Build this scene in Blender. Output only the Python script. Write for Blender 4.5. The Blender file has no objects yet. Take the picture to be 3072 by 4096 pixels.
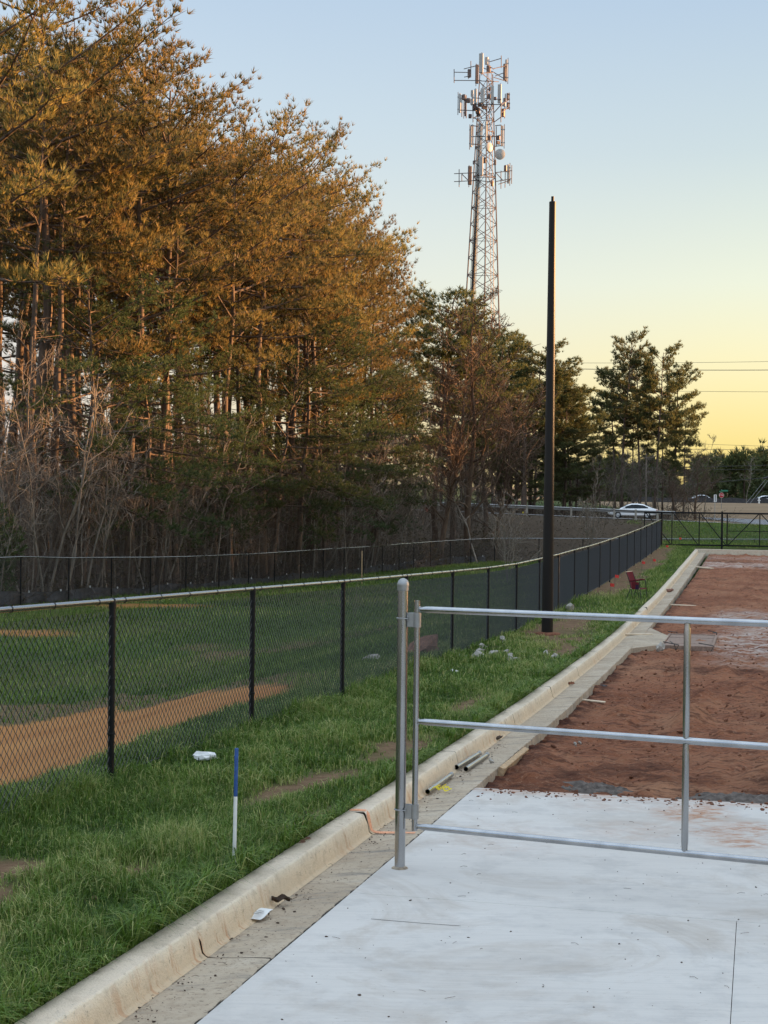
import bpy, math, random
import numpy as np
from mathutils import Vector, Matrix
random.seed(7); R = np.random.default_rng(11)
sc = bpy.context.scene
COL = sc.collection
ZC = 1.70                                   # camera height above the ground it stands on
PSI = math.radians(13.73)                   # heading of the kerb and fence
SP, CP = math.sin(PSI), math.cos(PSI)
FPX, ROLL = 6155.0, 0.012                   # focal length in photo pixels, tilt of the phone

# ------------------------------------------------------------------ basic helpers
def W(s, t, z=0.0):                         # along-kerb, across-kerb -> world
    return np.stack([np.asarray(s)*SP+np.asarray(t)*CP, np.asarray(s)*CP-np.asarray(t)*SP, np.asarray(z)+0*np.asarray(s)], -1)
def ST(x, y): return x*SP+y*CP, x*CP-y*SP
def ray(px, py):
    u, v = px-1536., py-2048.
    u2, v2 = u+v*ROLL, v-u*ROLL
    return np.array([u2/FPX, 1.0, -(v2+39.)/FPX])
def at(px, py, Y):
    r = ray(px, py); return np.array([r[0]*Y, Y, r[2]*Y+ZC])
def sm(x): x = np.clip(x, 0, 1); return x*x*(3-2*x)

class MB:
    def __init__(s): s.v = []; s.f3 = []; s.f4 = []; s.n = 0; s.m3 = []; s.m4 = []; s.at = []
    def add(s, v, f, mi=0, att=None):
        v = np.asarray(v, float).reshape(-1, 3); s.v.append(v)
        for k in (3, 4):
            g = [q for q in f if len(q) == k] if isinstance(f, list) else (f if f.shape[1] == k else [])
            if len(g):
                g = np.asarray(g)+s.n
                (s.f3 if k == 3 else s.f4).append(g); (s.m3 if k == 3 else s.m4).append(np.full(len(g), mi))
        s.at.append(np.full(len(v), 0.5) if att is None else np.broadcast_to(att, (len(v),)))
        s.n += len(v)
    def tube(s, p, r, n=6, mi=0, cap=True, att=None):
        p = np.asarray(p, float); k = len(p); r = np.broadcast_to(np.asarray(r, float), (k,))
        d = np.gradient(p, axis=0); d /= np.linalg.norm(d, axis=1)[:, None]+1e-9
        up = np.array([0, 0, 1.]) if abs(d[:, 2]).mean() < .8 else np.array([1., 0, 0])
        a = np.cross(d, up); a /= np.linalg.norm(a, axis=1)[:, None]+1e-9
        b = np.cross(a, d)
        th = np.arange(n)*2*np.pi/n
        v = p[:, None]+r[:, None, None]*(np.cos(th)[None, :, None]*a[:, None]+np.sin(th)[None, :, None]*b[:, None])
        i = np.arange(k-1)[:, None]*n; j = np.arange(n)[None]; j2 = (j+1) % n
        f = np.stack([i+j, i+j2, i+n+j2, i+n+j], -1).reshape(-1, 4)
        v = v.reshape(-1, 3)
        if cap:
            v = np.vstack([v, p[0], p[-1]]); c = k*n
            t = np.vstack([np.stack([np.full(n, c), (np.arange(n)+1) % n, np.arange(n)], -1),
                           np.stack([np.full(n, c+1), (k-1)*n+np.arange(n), (k-1)*n+(np.arange(n)+1) % n], -1)])
            s.add(v, list(map(tuple, f))+list(map(tuple, t)), mi, att)
        else: s.add(v, f, mi, att)
    def box(s, c, size, M=None, mi=0, bev=0.0):
        sx, sy, sz = [q/2 for q in size]; b = min(bev, sx*.45, sy*.45, sz*.45)
        if b > 0:
            vs = []
            for z in (-1, 1):
                for x in (-1, 1):
                    for y in (-1, 1):
                        vs += [(x*sx, y*(sy-b), z*(sz-b)), (x*(sx-b), y*sy, z*(sz-b)), (x*(sx-b), y*(sy-b), z*sz)]
            import bmesh
            bm = bmesh.new(); [bm.verts.new(q) for q in vs]; bmesh.ops.convex_hull(bm, input=bm.verts)
            bm.verts.index_update(); v = np.array([q.co[:] for q in bm.verts]); f = [tuple(w.index for w in q.verts) for q in bm.faces]; bm.free()
        else:
            v = np.array([(x*sx, y*sy, z*sz) for z in (-1, 1) for y in (-1, 1) for x in (-1, 1)])
            f = [(0, 2, 3, 1), (4, 5, 7, 6), (0, 1, 5, 4), (2, 6, 7, 3), (0, 4, 6, 2), (1, 3, 7, 5)]
        if M is not None: v = v @ np.asarray(M).T
        s.add(v+np.asarray(c), f, mi)
    def lathe(s, prof, c, n=20, M=None, mi=0):
        prof = np.asarray(prof, float); th = np.arange(n)*2*np.pi/n; k = len(prof)
        v = np.stack([prof[:, 0:1]*np.cos(th), prof[:, 0:1]*np.sin(th), np.repeat(prof[:, 1:2], n, 1)], -1).reshape(-1, 3)
        i = np.arange(k-1)[:, None]*n; j = np.arange(n)[None]; j2 = (j+1) % n
        f = np.stack([i+j, i+j2, i+n+j2, i+n+j], -1).reshape(-1, 4)
        if M is not None: v = v @ np.asarray(M).T
        s.add(v+np.asarray(c), f, mi)
    def grid(s, P, mi=0, att=None):          # P: (a,b,3)
        a, b = P.shape[:2]; i = np.arange(a-1)[:, None]*b; j = np.arange(b-1)[None]
        f = np.stack([i+j, i+j+1, i+b+j+1, i+b+j], -1).reshape(-1, 4)
        s.add(P.reshape(-1, 3), f, mi, None if att is None else np.asarray(att).reshape(-1))
    def mesh(s, name, mats, smooth=False, attr=None, extra=None):
        me = bpy.data.meshes.new(name)
        v = np.vstack(s.v); f3 = np.vstack(s.f3) if s.f3 else np.zeros((0, 3), int); f4 = np.vstack(s.f4) if s.f4 else np.zeros((0, 4), int)
        me.vertices.add(len(v)); me.vertices.foreach_set('co', v.astype(np.float32).ravel())
        nl = f3.size+f4.size; me.loops.add(nl); me.loops.foreach_set('vertex_index', np.concatenate([f3.ravel(), f4.ravel()]).astype(np.int32))
        npoly = len(f3)+len(f4); me.polygons.add(npoly)
        st = np.concatenate([np.arange(len(f3))*3, len(f3)*3+np.arange(len(f4))*4]).astype(np.int32)
        me.polygons.foreach_set('loop_start', st)
        mi = np.concatenate(s.m3+s.m4).astype(np.int32); me.polygons.foreach_set('material_index', mi)
        me.polygons.foreach_set('use_smooth', np.full(npoly, bool(smooth)))
        for m in (mats if isinstance(mats, (list, tuple)) else [mats]): me.materials.append(m)
        if attr:
            a = me.attributes.new(attr, 'FLOAT', 'POINT'); a.data.foreach_set('value', np.concatenate(s.at).astype(np.float32))
        for k, q in (extra or {}).items():
            a = me.attributes.new(k, 'FLOAT', 'POINT'); a.data.foreach_set('value', np.asarray(q).astype(np.float32).ravel())
        me.update(calc_edges=True); me.validate()
        if smooth == 'auto':
            try: me.set_sharp_from_angle(angle=math.radians(40))
            except Exception: pass
        return me
    def obj(s, name, mats, parent=None, **k):
        return link(name, s.mesh(name, mats, **k), parent)

def link(name, me, parent=None):
    o = bpy.data.objects.new(name, me); COL.objects.link(o)
    if parent is not None: o.parent = parent; o.matrix_parent_inverse = parent.matrix_basis.inverted()
    return o
def tag(o, label=None, cat=None, group=None, kind=None):
    for k, q in (('label', label), ('category', cat), ('group', group), ('kind', kind)):
        if q: o[k] = q
    return o
def thing(name, loc, label, cat, group=None, rz=0.0):
    o = bpy.data.objects.new(name, None); COL.objects.link(o); o.location = [float(q) for q in loc]; o.rotation_euler = (0, 0, rz)
    o.empty_display_size = .2
    return tag(o, label, cat, group)
def child(name, me, parent, loc=(0, 0, 0), rz=0):    # mesh already in parent space
    o = bpy.data.objects.new(name, me); COL.objects.link(o); o.parent = parent; o.location = [float(q) for q in loc]; o.rotation_euler = (0, 0, rz); return o
def dup(root, loc, rz=0., sca=1., label=None, group=None, cat=None, tilt=(0, 0)):
    r = root.copy(); COL.objects.link(r); r.location = [float(q) for q in loc]; r.rotation_euler = (tilt[0], tilt[1], rz); r.scale = (sca,)*3 if np.isscalar(sca) else sca
    tag(r, label, cat, group)
    for ch in list(root.children):
        c = ch.copy(); COL.objects.link(c); c.parent = r
        for g in ch.children:
            d = g.copy(); COL.objects.link(d); d.parent = c
    return r

# ------------------------------------------------------------------ materials
class NT:
    def __init__(s, name):
        s.m = bpy.data.materials.new(name); s.m.use_nodes = True; s.t = s.m.node_tree; s.N = s.t.nodes; s.L = s.t.links
        s.b = s.N['Principled BSDF']; s.out = s.N['Material Output']
    def n(s, typ, **k):
        q = s.N.new(typ)
        for a, v in k.items(): setattr(q, a, v)
        return q
    def set(s, sock, v):
        if hasattr(v, 'links') or isinstance(v, bpy.types.NodeSocket): s.L.new(v, sock)
        else: sock.default_value = v
    def pos(s, scale=(1, 1, 1), rot=0., kind='Object'):
        c = s.n('ShaderNodeTexCoord'); mp = s.n('ShaderNodeMapping'); mp.inputs['Scale'].default_value = scale; mp.inputs['Rotation'].default_value = (0, 0, rot)
        s.L.new(c.outputs[kind], mp.inputs[0]); return mp.outputs[0]
    def noise(s, vec, scale=5., det=4., rough=.55, dist=0.):
        q = s.n('ShaderNodeTexNoise'); q.inputs['Scale'].default_value = scale; q.inputs['Detail'].default_value = det; q.inputs['Roughness'].default_value = rough; q.inputs['Distortion'].default_value = dist
        s.L.new(vec, q.inputs['Vector']); return q.outputs[0]
    def ramp(s, f, stops, interp='LINEAR'):
        q = s.n('ShaderNodeValToRGB'); e = q.color_ramp.elements; q.color_ramp.interpolation = interp
        while len(e) < len(stops): e.new(.5)
        for i, (p, c) in enumerate(stops): e[i].position = p; e[i].color = (*c, 1) if len(c) == 3 else c
        s.L.new(f, q.inputs[0]); return q.outputs[0]
    def mix(s, f, a, b, mode='MIX'):
        q = s.n('ShaderNodeMix', data_type='RGBA', blend_type=mode)
        s.set(q.inputs[0], f)
        for k, v in ((6, a), (7, b)):
            if isinstance(v, tuple): v = (*v, 1) if len(v) == 3 else v
            s.set(q.inputs[k], v)
        return q.outputs[2]
    def math(s, op, a, b=0., c=0., clamp=False):
        q = s.n('ShaderNodeMath', operation=op, use_clamp=clamp); s.set(q.inputs[0], a); s.set(q.inputs[1], b); s.set(q.inputs[2], c); return q.outputs[0]
    def mr(s, v, a, b, c=0., d=1.):
        q = s.n('ShaderNodeMapRange'); s.L.new(v, q.inputs[0])
        for i, x in enumerate((a, b, c, d)): q.inputs[i+1].default_value = x
        return q.outputs[0]
    def attr(s, name): q = s.n('ShaderNodeAttribute'); q.attribute_name = name; return q.outputs['Fac']
    def rnd(s): return s.n('ShaderNodeObjectInfo').outputs['Random']
    def bump(s, h, strength=.3, dist=.02):
        q = s.n('ShaderNodeBump'); q.inputs['Strength'].default_value = strength; q.inputs['Distance'].default_value = dist; s.L.new(h, q.inputs['Height']); s.L.new(q.outputs[0], s.b.inputs['Normal']); return q
    def base(s, c, rough=.6, metal=0., spec=.5):
        s.set(s.b.inputs['Base Color'], (*c, 1) if isinstance(c, tuple) and len(c) == 3 else c); s.set(s.b.inputs['Roughness'], rough); s.set(s.b.inputs['Metallic'], metal); s.set(s.b.inputs['Specular IOR Level'], spec); return s.m

def simple(name, c, rough=.6, metal=0., spec=.5, var=.18, scale=12., bump=0.):
    t = NT(name); p = t.pos(); n = t.noise(p, scale, 5)
    lo = tuple(q*(1-var) for q in c); hi = tuple(min(q*(1+var), 1) for q in c)
    col = t.ramp(n, [(.3, lo), (.7, hi)])
    if bump: t.bump(t.noise(p, scale*4, 3), bump, .01)
    return t.base(col, rough, metal, spec)

def leafy(name, c0, c1, c2, trans=.35, rough=.6):     # foliage: attribute tint + per-object shift
    t = NT(name); a = t.attr('tint'); col = t.ramp(a, [(0., c0), (.5, c1), (1., c2)])
    h = t.n('ShaderNodeHueSaturation'); t.L.new(col, h.inputs['Color']); r = t.rnd()
    t.L.new(t.mr(r, 0, 1, .485, .515), h.inputs['Hue']); t.L.new(t.mr(r, 0, 1, .75, 1.2), h.inputs['Value'])
    t.base(h.outputs[0], rough, 0, .25)
    tr = t.n('ShaderNodeBsdfTranslucent'); t.L.new(h.outputs[0], tr.inputs[0])
    mx = t.n('ShaderNodeMixShader'); mx.inputs[0].default_value = trans
    t.L.new(t.b.outputs[0], mx.inputs[1]); t.L.new(tr.outputs[0], mx.inputs[2]); t.L.new(mx.outputs[0], t.out.inputs[0]); return t.m

def bark(name, c0, c1, sc_=6.):
    t = NT(name); p = t.pos((1, 1, .18)); n = t.noise(p, sc_, 6, .65); n2 = t.noise(t.pos((1, 1, .4)), sc_*.25, 3)
    col = t.mix(t.mr(n2, .3, .7), t.ramp(n, [(.3, c0), (.65, c1)]), t.ramp(n, [(.3, tuple(q*.6 for q in c0)), (.7, c1)]))
    t.bump(n, .6, .03); return t.base(col, .9, 0, .15)

M = {}
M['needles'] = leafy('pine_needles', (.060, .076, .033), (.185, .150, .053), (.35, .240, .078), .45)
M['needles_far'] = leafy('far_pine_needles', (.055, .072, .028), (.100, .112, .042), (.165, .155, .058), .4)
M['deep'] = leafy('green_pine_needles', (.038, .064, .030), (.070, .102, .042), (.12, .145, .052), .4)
M['brown_leaf'] = leafy('dry_leaves', (.055, .045, .028), (.085, .066, .036), (.13, .095, .05), .25)
M['under_leaf'] = leafy('evergreen_leaves', (.05, .085, .03), (.09, .13, .05), (.17, .21, .10), .25, .4)
M['bark'] = bark('pine_bark', (.060, .045, .036), (.17, .125, .095))
M['bark_gray'] = bark('grey_bark', (.12, .105, .085), (.30, .26, .215))
M['twig'] = bark('twig_bark', (.085, .070, .058), (.215, .182, .150), 9.)
M['brush'] = bark('brush_bark', (.045, .036, .029), (.13, .105, .085), 9.)
M['twig_red'] = bark('reddish_twig_bark', (.080, .056, .042), (.18, .125, .088), 9.)
M['grass'] = leafy('grass_blades', (.036, .072, .010), (.128, .212, .029), (.45, .42, .17), .35, .55)

def galvanised():
    t = NT('galvanised_steel'); n2 = t.noise(t.pos((1, 1, .3)), 9, 3)
    t.base(t.ramp(n2, [(.35, (.36, .37, .385)), (.65, (.46, .47, .485))]), .24, 1.0); return t.m
M['galv'] = galvanised()
M['galv_dull'] = simple('dull_zinc', (.34, .345, .345), .5, .85, .5, .12, 20)
def blackcoat(name, c, r0, r1, spec=.6):
    t = NT(name); n = t.noise(t.pos(), 18, 4); t.base(t.ramp(n, [(.3, tuple(q*.7 for q in c)), (.7, c)]), t.mr(n, .3, .7, r0, r1), 0, spec)
    t.b.inputs['Coat Weight'].default_value = .6; t.b.inputs['Coat Roughness'].default_value = .22; return t.m
M['black'] = simple('black_vinyl', (.005, .0055, .007), .5, 0, .25, .2)
M['rail'] = blackcoat('black_rail_paint', (.020, .021, .024), .18, .3, 1.0); M['rail'].node_tree.nodes['Principled BSDF'].inputs['Coat Weight'].default_value = 1.0; M['rail'].node_tree.nodes['Principled BSDF'].inputs['Coat IOR'].default_value = 2.2
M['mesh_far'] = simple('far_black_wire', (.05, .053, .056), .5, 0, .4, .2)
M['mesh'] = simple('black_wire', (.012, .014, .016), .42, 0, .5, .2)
M['pole'] = simple('dark_bronze_paint', (.008, .0068, .0065), .45, 0, .3, .3, 1.2)
M['white'] = simple('white_plastic', (.78, .78, .76), .5, 0, .4, .08)
M['blue'] = simple('blue_marking_paint', (.03, .085, .26), .6, 0, .3, .2, 60)
M['orange'] = simple('orange_marking_paint', (.70, .34, .20), .85, 0, .15, .22, 60)
M['red'] = simple('red_flag_plastic', (.72, .05, .04), .5, 0, .4, .1)
M['wood'] = simple('raw_lumber', (.42, .29, .17), .75, 0, .2, .25, 30, .2)
M['oldwood'] = simple('muddy_boards', (.26, .185, .145), .85, 0, .2, .3, 22, .3)
M['stone'] = simple('pale_stone', (.35, .325, .285), .85, 0, .2, .25, 25, .4)
M['redrock'] = simple('reddish_stone', (.22, .115, .08), .9, 0, .2, .3, 18, .5)
M['maroon'] = simple('maroon_fabric', (.13, .016, .022), .85, 0, .2, .25, 40, .2)
M['purple'] = simple('dark_pouch_fabric', (.04, .016, .045), .85, 0, .2, .2, 40)
M['cream'] = simple('pale_piping', (.62, .50, .36), .7, 0, .2, .15)
M['dark'] = simple('dark_metal', (.03, .03, .032), .5, .3, .4, .2)
M['rubber'] = simple('tyre_rubber', (.02, .02, .02), .8, 0, .3, .2)
M['car'] = simple('white_car_paint', (.80, .82, .84), .15, 0, .6, .02); M['car'].node_tree.nodes['Principled BSDF'].inputs['Coat Weight'].default_value = 1.
M['carglass'] = simple('tinted_glass', (.03, .04, .045), .08, 0, .8, .05)
M['tail'] = simple('red_lens', (.55, .05, .05), .25, 0, .5, .05)
M['antenna'] = simple('antenna_plastic', (.40, .40, .385), .5, 0, .4, .08, 3)
M['tsteel'] = simple('tower_steel', (.14, .108, .100), .55, .3, .5, .25, 2)
M['tcable'] = simple('black_cable', (.05, .05, .052), .6, 0, .4, .2)
M['silt'] = simple('black_silt_fabric', (.060, .060, .064), .8, 0, .25, .35, 5, .4)
M['asphalt'] = simple('road_asphalt', (.20, .205, .215), .85, 0, .3, .15, 3, .1)
M['pathconc'] = simple('path_concrete', (.45, .43, .40), .85, 0, .3, .12, 3, .1)
M['signgreen'] = simple('green_sign_sheet', (.02, .22, .13), .4, 0, .5, .1)
M['signred'] = simple('red_sign_sheet', (.45, .02, .03), .4, 0, .5, .1)
M['signwhite'] = simple('white_sign_sheet', (.75, .73, .70), .4, 0, .5, .05)
M['paper'] = simple('white_paper', (.72, .72, .70), .8, 0, .2, .1)
M['deadleaf'] = simple('dead_leaf', (.06, .04, .028), .85, 0, .2, .3, 40)
M['yellow'] = simple('yellow_tape', (.75, .62, .05), .6, 0, .3, .1)
M['crumb'] = simple('mud_crumb', (.085, .062, .048), .95, 0, .1, .4, 30)

JR = PSI                                     # texture axes turned to follow the kerb
def concrete():
    t = NT('broomed_concrete'); p = t.pos((1, 1, 1), JR)
    big = t.noise(p, .55, 5, .6, .4); mid = t.noise(p, 3.2, 6, .65); fine = t.noise(p, 90, 3)
    broom = t.noise(t.pos((1.6, 46, 1), JR), 1.1, 6, .75)
    col = t.ramp(big, [(.25, (.51, .475, .435)), (.5, (.57, .54, .50)), (.75, (.62, .59, .55))])
    col = t.mix(t.mr(mid, .50, .64, 0, .28), col, (.30, .29, .28))
    col = t.mix(t.mr(broom, .46, .66, 0, .20), col, (.30, .295, .295))
    warm = t.noise(p, .9, 6, .7, 1.2)
    col = t.mix(t.mr(warm, .52, .66, 0, .45), col, (.36, .30, .24))
    st = t.attr('stain'); sn = t.noise(t.pos((1, 1.8, 1), JR), 9, 6, .75, .6)
    f = t.math('MULTIPLY', st, t.mr(sn, .40, .62), clamp=True)
    col = t.mix(f, col, (.36, .17, .085))
    sp = t.noise(t.pos((1.2, 4.5, 1), JR), 12, 7, .85)
    col = t.mix(t.mr(sp, .60, .66, 0, .65), col, (.26, .21, .165))
    h = t.math('ADD', t.math('MULTIPLY', broom, .6), t.math('MULTIPLY', fine, .5))
    t.bump(h, .28, .006); return t.base(col, .82, 0, .3)
M['concrete'] = concrete()
def kerbc():
    t = NT('kerb_concrete'); p = t.pos((1, 1, 1), JR); a = t.attr('face')         # face: 0 top .. 1 front
    n = t.noise(p, 2.2, 6, .65); n2 = t.noise(p, 14, 5, .7); f = t.noise(p, 120, 2)
    top = t.ramp(n, [(.3, (.42, .37, .30)), (.7, (.50, .45, .375))])
    fr = t.ramp(n, [(.3, (.56, .445, .29)), (.7, (.66, .54, .375))])
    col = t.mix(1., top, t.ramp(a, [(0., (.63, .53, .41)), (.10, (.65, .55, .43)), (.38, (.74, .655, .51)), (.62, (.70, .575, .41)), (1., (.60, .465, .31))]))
    col = t.mix(t.mr(n, .35, .65, .22, 0), col, (.42, .35, .26))
    col = t.mix(t.mr(n2, .52, .66, 0, .35), col, (.36, .28, .195))
    rust = t.noise(t.pos((.7, 5.5, 1.1), JR), 3.0, 6, .7); zone = t.noise(p, .38, 2)
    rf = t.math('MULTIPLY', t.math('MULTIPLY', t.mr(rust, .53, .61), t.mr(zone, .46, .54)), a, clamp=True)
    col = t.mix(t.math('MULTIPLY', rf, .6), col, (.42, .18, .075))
    col = t.mix(t.mr(t.noise(p, 24, 6, .8), .58, .66, 0, .6), col, (.17, .135, .10))
    t.bump(t.math('ADD', n2, t.math('MULTIPLY', f, .5)), .8, .010); return t.base(col, .88, 0, .2)
M['kerb'] = kerbc()
def gutterc():
    t = NT('gutter_concrete'); p = t.pos((1, 1, 1), JR); n = t.noise(p, 1.1, 6, .65, .6); n2 = t.noise(p, 11, 6, .7); f = t.noise(p, 130, 2)
    col = t.ramp(n, [(.3, (.36, .285, .205)), (.55, (.45, .37, .275)), (.75, (.52, .45, .36))])
    col = t.mix(t.mr(n2, .50, .64, 0, .4), col, (.28, .21, .145))
    g = t.noise(t.pos((1, 5, 1), JR), 2.2, 5, .7)
    col = t.mix(t.mr(g, .54, .66, 0, .65), col, (.17, .16, .145))
    col = t.mix(t.mr(t.noise(p, 42, 5, .8), .56, .64, 0, .75), col, (.11, .08, .058))
    t.bump(t.math('ADD', n2, f), .5, .006); return t.base(col, .9, 0, .2)
M['gutter'] = gutterc()
def dirt():
    t = NT('red_clay_dirt'); p = t.pos((1, 1, 1), JR); n = t.noise(p, .55, 6, .65, .6); n2 = t.noise(t.pos((1.5, 5, 1), JR), 3.5, 8, .72, .3); n3 = t.noise(p, 26, 6, .7)
    col = t.ramp(n, [(.28, (.215, .078, .040)), (.5, (.345, .138, .072)), (.72, (.47, .24, .135))])
    col = t.mix(t.mr(n2, .48, .60, 0, .8), col, (.095, .040, .026))
    col = t.mix(t.mr(n3, .54, .64, 0, .6), col, (.46, .265, .165))
    wet = t.attr('stain'); wn = t.noise(t.pos((1, 4.5, 1), JR), 1.6, 7, .7, .8)
    col = t.mix(t.math('MULTIPLY', wet, t.mr(wn, .44, .60), clamp=True), col, (.58, .49, .43))
    dm = t.noise(p, 3., 5, .7); col = t.mix(t.math('MULTIPLY', t.attr('damp'), t.mr(dm, .38, .58), clamp=True), col, (.070, .026, .016))
    t.bump(t.math('ADD', n2, t.math('MULTIPLY', n3, .8)), 1.0, .06); return t.base(col, .92, 0, .15)
M['dirt'] = dirt()
def terrain():
    t = NT('terrain'); p = t.pos(); n = t.noise(p, .6, 6, .65); n2 = t.noise(p, 7, 6, .7); n3 = t.noise(p, .12, 4, .6)
    g = t.ramp(n, [(.3, (.030, .060, .014)), (.55, (.050, .090, .020)), (.75, (.085, .105, .035))])
    g = t.mix(t.mr(n2, .48, .62, 0, .6), g, (.085, .068, .036)); g = t.mix(t.mr(n3, .46, .60, 0, .55), g, (.10, .085, .035))
    b = t.ramp(n2, [(.3, (.105, .062, .035)), (.6, (.185, .115, .068)), (.8, (.26, .17, .105))])
    li = t.ramp(n2, [(.3, (.045, .034, .024)), (.6, (.085, .062, .042)), (.8, (.15, .11, .075))])
    cl = t.ramp(n, [(.3, (.29, .125, .043)), (.7, (.39, .19, .070))])
    fd = t.ramp(n3, [(.35, (.20, .14, .085)), (.65, (.27, .19, .115))])
    col = g
    col = t.mix(t.attr('bare'), col, b); col = t.mix(t.attr('litter'), col, li); col = t.mix(t.attr('clay'), col, cl); col = t.mix(t.attr('field'), col, fd)
    t.bump(n2, .7, .05); return t.base(col, .95, 0, .1)
M['terrain'] = terrain()
M['clod'] = simple('clay_clod', (.17, .075, .045), .95, 0, .1, .45, 14, .5)
M['slurry'] = simple('grey_concrete_spill', (.125, .105, .092), .95, 0, .1, .45, 20, 1.)
M['pavedark'] = simple('joint_filler', (.05, .045, .04), .95, 0, .1, .3)
# ------------------------------------------------------------------ terrain heights
TS = np.array([-40, -12, 0, 9.9, 13, 16, 19, 22.1, 25.2, 28.2, 31.3, 34.3, 37.4, 40.4, 43.5, 46.5, 49.6, 52.6, 55.7, 58.7, 61.8, 64.8, 67.9, 70.9])
RAILZ = np.array([.1, -.14, -.45, -.707, -.784, -.861, -.93, -1.002, -1.069, -1.113, -1.121, -1.121, -1.104, -1.095, -1.073, -1.038, -1.005, -.974, -.919, -.880, -.814, -.761, -.691, -.633])+ZC
def rail_z(s): return np.interp(s, TS, RAILZ)
def gA(s):
    s = np.asarray(s, float); z = rail_z(s)-1.27
    far = np.interp(s, [70.9, 77, 83, 97, 130], [rail_z(70.9)-1.27, -.16, -.5, -2.05, -2.05]); return np.where(s > 70.9, far, z)
def tKB(s): return np.interp(s, [0, 17, 28, 40, 57, 72], [-2.53, -2.53, -2.64, -2.68, -2.78, -2.79])
def road_edge(x): return 122+np.clip((29-x)*.31, -12, 12)
def road_z(x): return ZC-1.40+np.clip(.029*(29-x), -1.2, 2.2)
def terr(x, y):
    x = np.asarray(x, float); y = np.asarray(y, float); s, t = ST(x, y)
    z = gA(s); q = -4.75-t; qw = np.interp(s, [9, 11, 13, 17, 24], [1.3, 2.0, 4.2, 6.2, 7.5])
    zb = np.interp(y, [0, 15, 22, 30, 40, 49, 84, 101, 112], [-1.6, -1.9, -2.05, -2.1, -1.98, -1.77, -2.15, -2.1, -2.05])
    w = sm(q/qw); z = z*(1-w)+zb*w
    ns = np.where((t > -4.9) & (s < 72.), np.clip((tKB(s)-t)/.5, 0, 1), 1.); z = z+ns*(.02*np.sin(x*1.3+y*.7)+.015*np.sin(x*2.9-y*1.7))
    k = sm((y-(road_edge(x)-17))/16.5); z = z*(1-k)+(road_z(x)-.05)*k
    k2 = sm((y-road_edge(x)-13)/115); z = z+k2*(2.25-road_z(x)+.05)
    k3 = sm((y-330)/300); return z+k3*6
# ------------------------------------------------------------------ masks
def inpoly(x, y, poly):
    poly = np.asarray(poly); r = np.zeros(x.shape, bool); j = len(poly)-1
    for i in range(len(poly)):
        xi, yi = poly[i]; xj, yj = poly[j]
        r ^= ((yi > y) != (yj > y)) & (x < (xj-xi)*(y-yi)/(yj-yi+1e-9)+xi); j = i
    return r
def ground_hit(px, py, c=0.):                 # where a line of sight meets the modelled terrain
    r = ray(px, py); Y = np.arange(4, 200, .05); zz = ZC+r[2]*Y; g = terr(r[0]*Y, Y)+c
    k = np.argmax(zz < g); return np.array([r[0]*Y[k], Y[k]])
CLAY = [(-300, 3420), (0, 3290), (280, 3150), (480, 3060), (620, 2975), (800, 2890), (1000, 2830), (1180, 2775), (1120, 2752), (800, 2772), (690, 2800), (520, 2850), (400, 2830), (180, 2885), (0, 2905), (-300, 2910)]
CLAYP = [tuple(ground_hit(*q)) for q in CLAY]
PATCH = [(ground_hit(30, 2530), 1.5, .8), (ground_hit(590, 2425), 1.8, .9)]
def fbm(x, y, sc_, seed=0):
    r = np.random.default_rng(seed); out = 0*x; a = 1.
    for o in range(4):
        for _ in range(3):
            th = r.uniform(0, 6.28); ph = r.uniform(0, 6.28); f = sc_*2**o*r.uniform(.7, 1.3); out = out+a*np.sin((x*np.cos(th)+y*np.sin(th))*f+ph)
        a *= .6
    return out/4.
BPATCH = [(28.6, -3.55, 4.6, .75), (32.5, -3.9, 2.2, .5), (24.3, -2.95, 1.8, .30), (10.6, -3.0, .55, .20), (12.3, -2.85, .9, .22), (9.9, -3.15, .5, .18), (7.05, -3.75, .35, .28), (7.3, -3.05, .22, .16), (6.35, -3.5, .45, .28), (5.75, -3.25, .5, .25), (15.8, -2.95, 1.6, .22), (8.9, -2.62, .7, .10), (6.1, -4.1, .4, .3)]
def bare_mask(s, t):
    m = np.zeros(np.shape(s)); n = fbm(s, t*2, 2.3, 5)*.6+fbm(s, t, 9., 6)*.3
    for a, b, ra, rb in BPATCH: m = np.maximum(m, sm((1.5-np.hypot((s-a)/ra, (t-b)/rb)+n*.8)/1.3))
    far = sm((s-36)/8)*sm((72-s)/4)*sm((-3.35-t+n*.5)/.35)*.95
    return np.clip(np.maximum(m, far), 0, 1)
def back_x(y): return np.interp(y, [-20, 49.4, 84, 101, 102], [-34.7, -11.65, -.05, 7.2, 7.5])   # line of the back fence
def masks(x, y):
    s, t = ST(x, y); n = fbm(x, y, .9, 3)*.6
    bare = np.where(t > -4.9, bare_mask(s, t)*(s < 73), 0.)
    clay = inpoly(x+n*.25, y+n*.35, CLAYP).astype(float)
    for c, a, b in PATCH: clay = np.maximum(clay, .8*sm(1.6-np.hypot((x-c[0])/a, (y-c[1])/b)+n*.6))
    band = inpoly(x+n, y-2.6+n*1.2, CLAYP) & (clay < .5) & (y < 40); bare = np.maximum(bare, band*.75)
    bare = np.maximum(bare, np.where((t < -5) & (y < 60), sm((fbm(x, y, .45, 9)+.3*fbm(x, y, 2.2, 19)-.42)/.5)*.75, 0))
    wood = sm((back_x(np.minimum(y, 101))-x)/.5)*(y < 101)+(y >= 101)*sm((22+n*3-x)/2.)
    wood = np.where(y > road_edge(x)+3, sm((34+n*3-x)/3.)*(y < 190), wood)
    field = sm((y-road_edge(x)-9)/2)*(x > 30)
    return bare, np.clip(wood, 0, 1), clay, field
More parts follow.
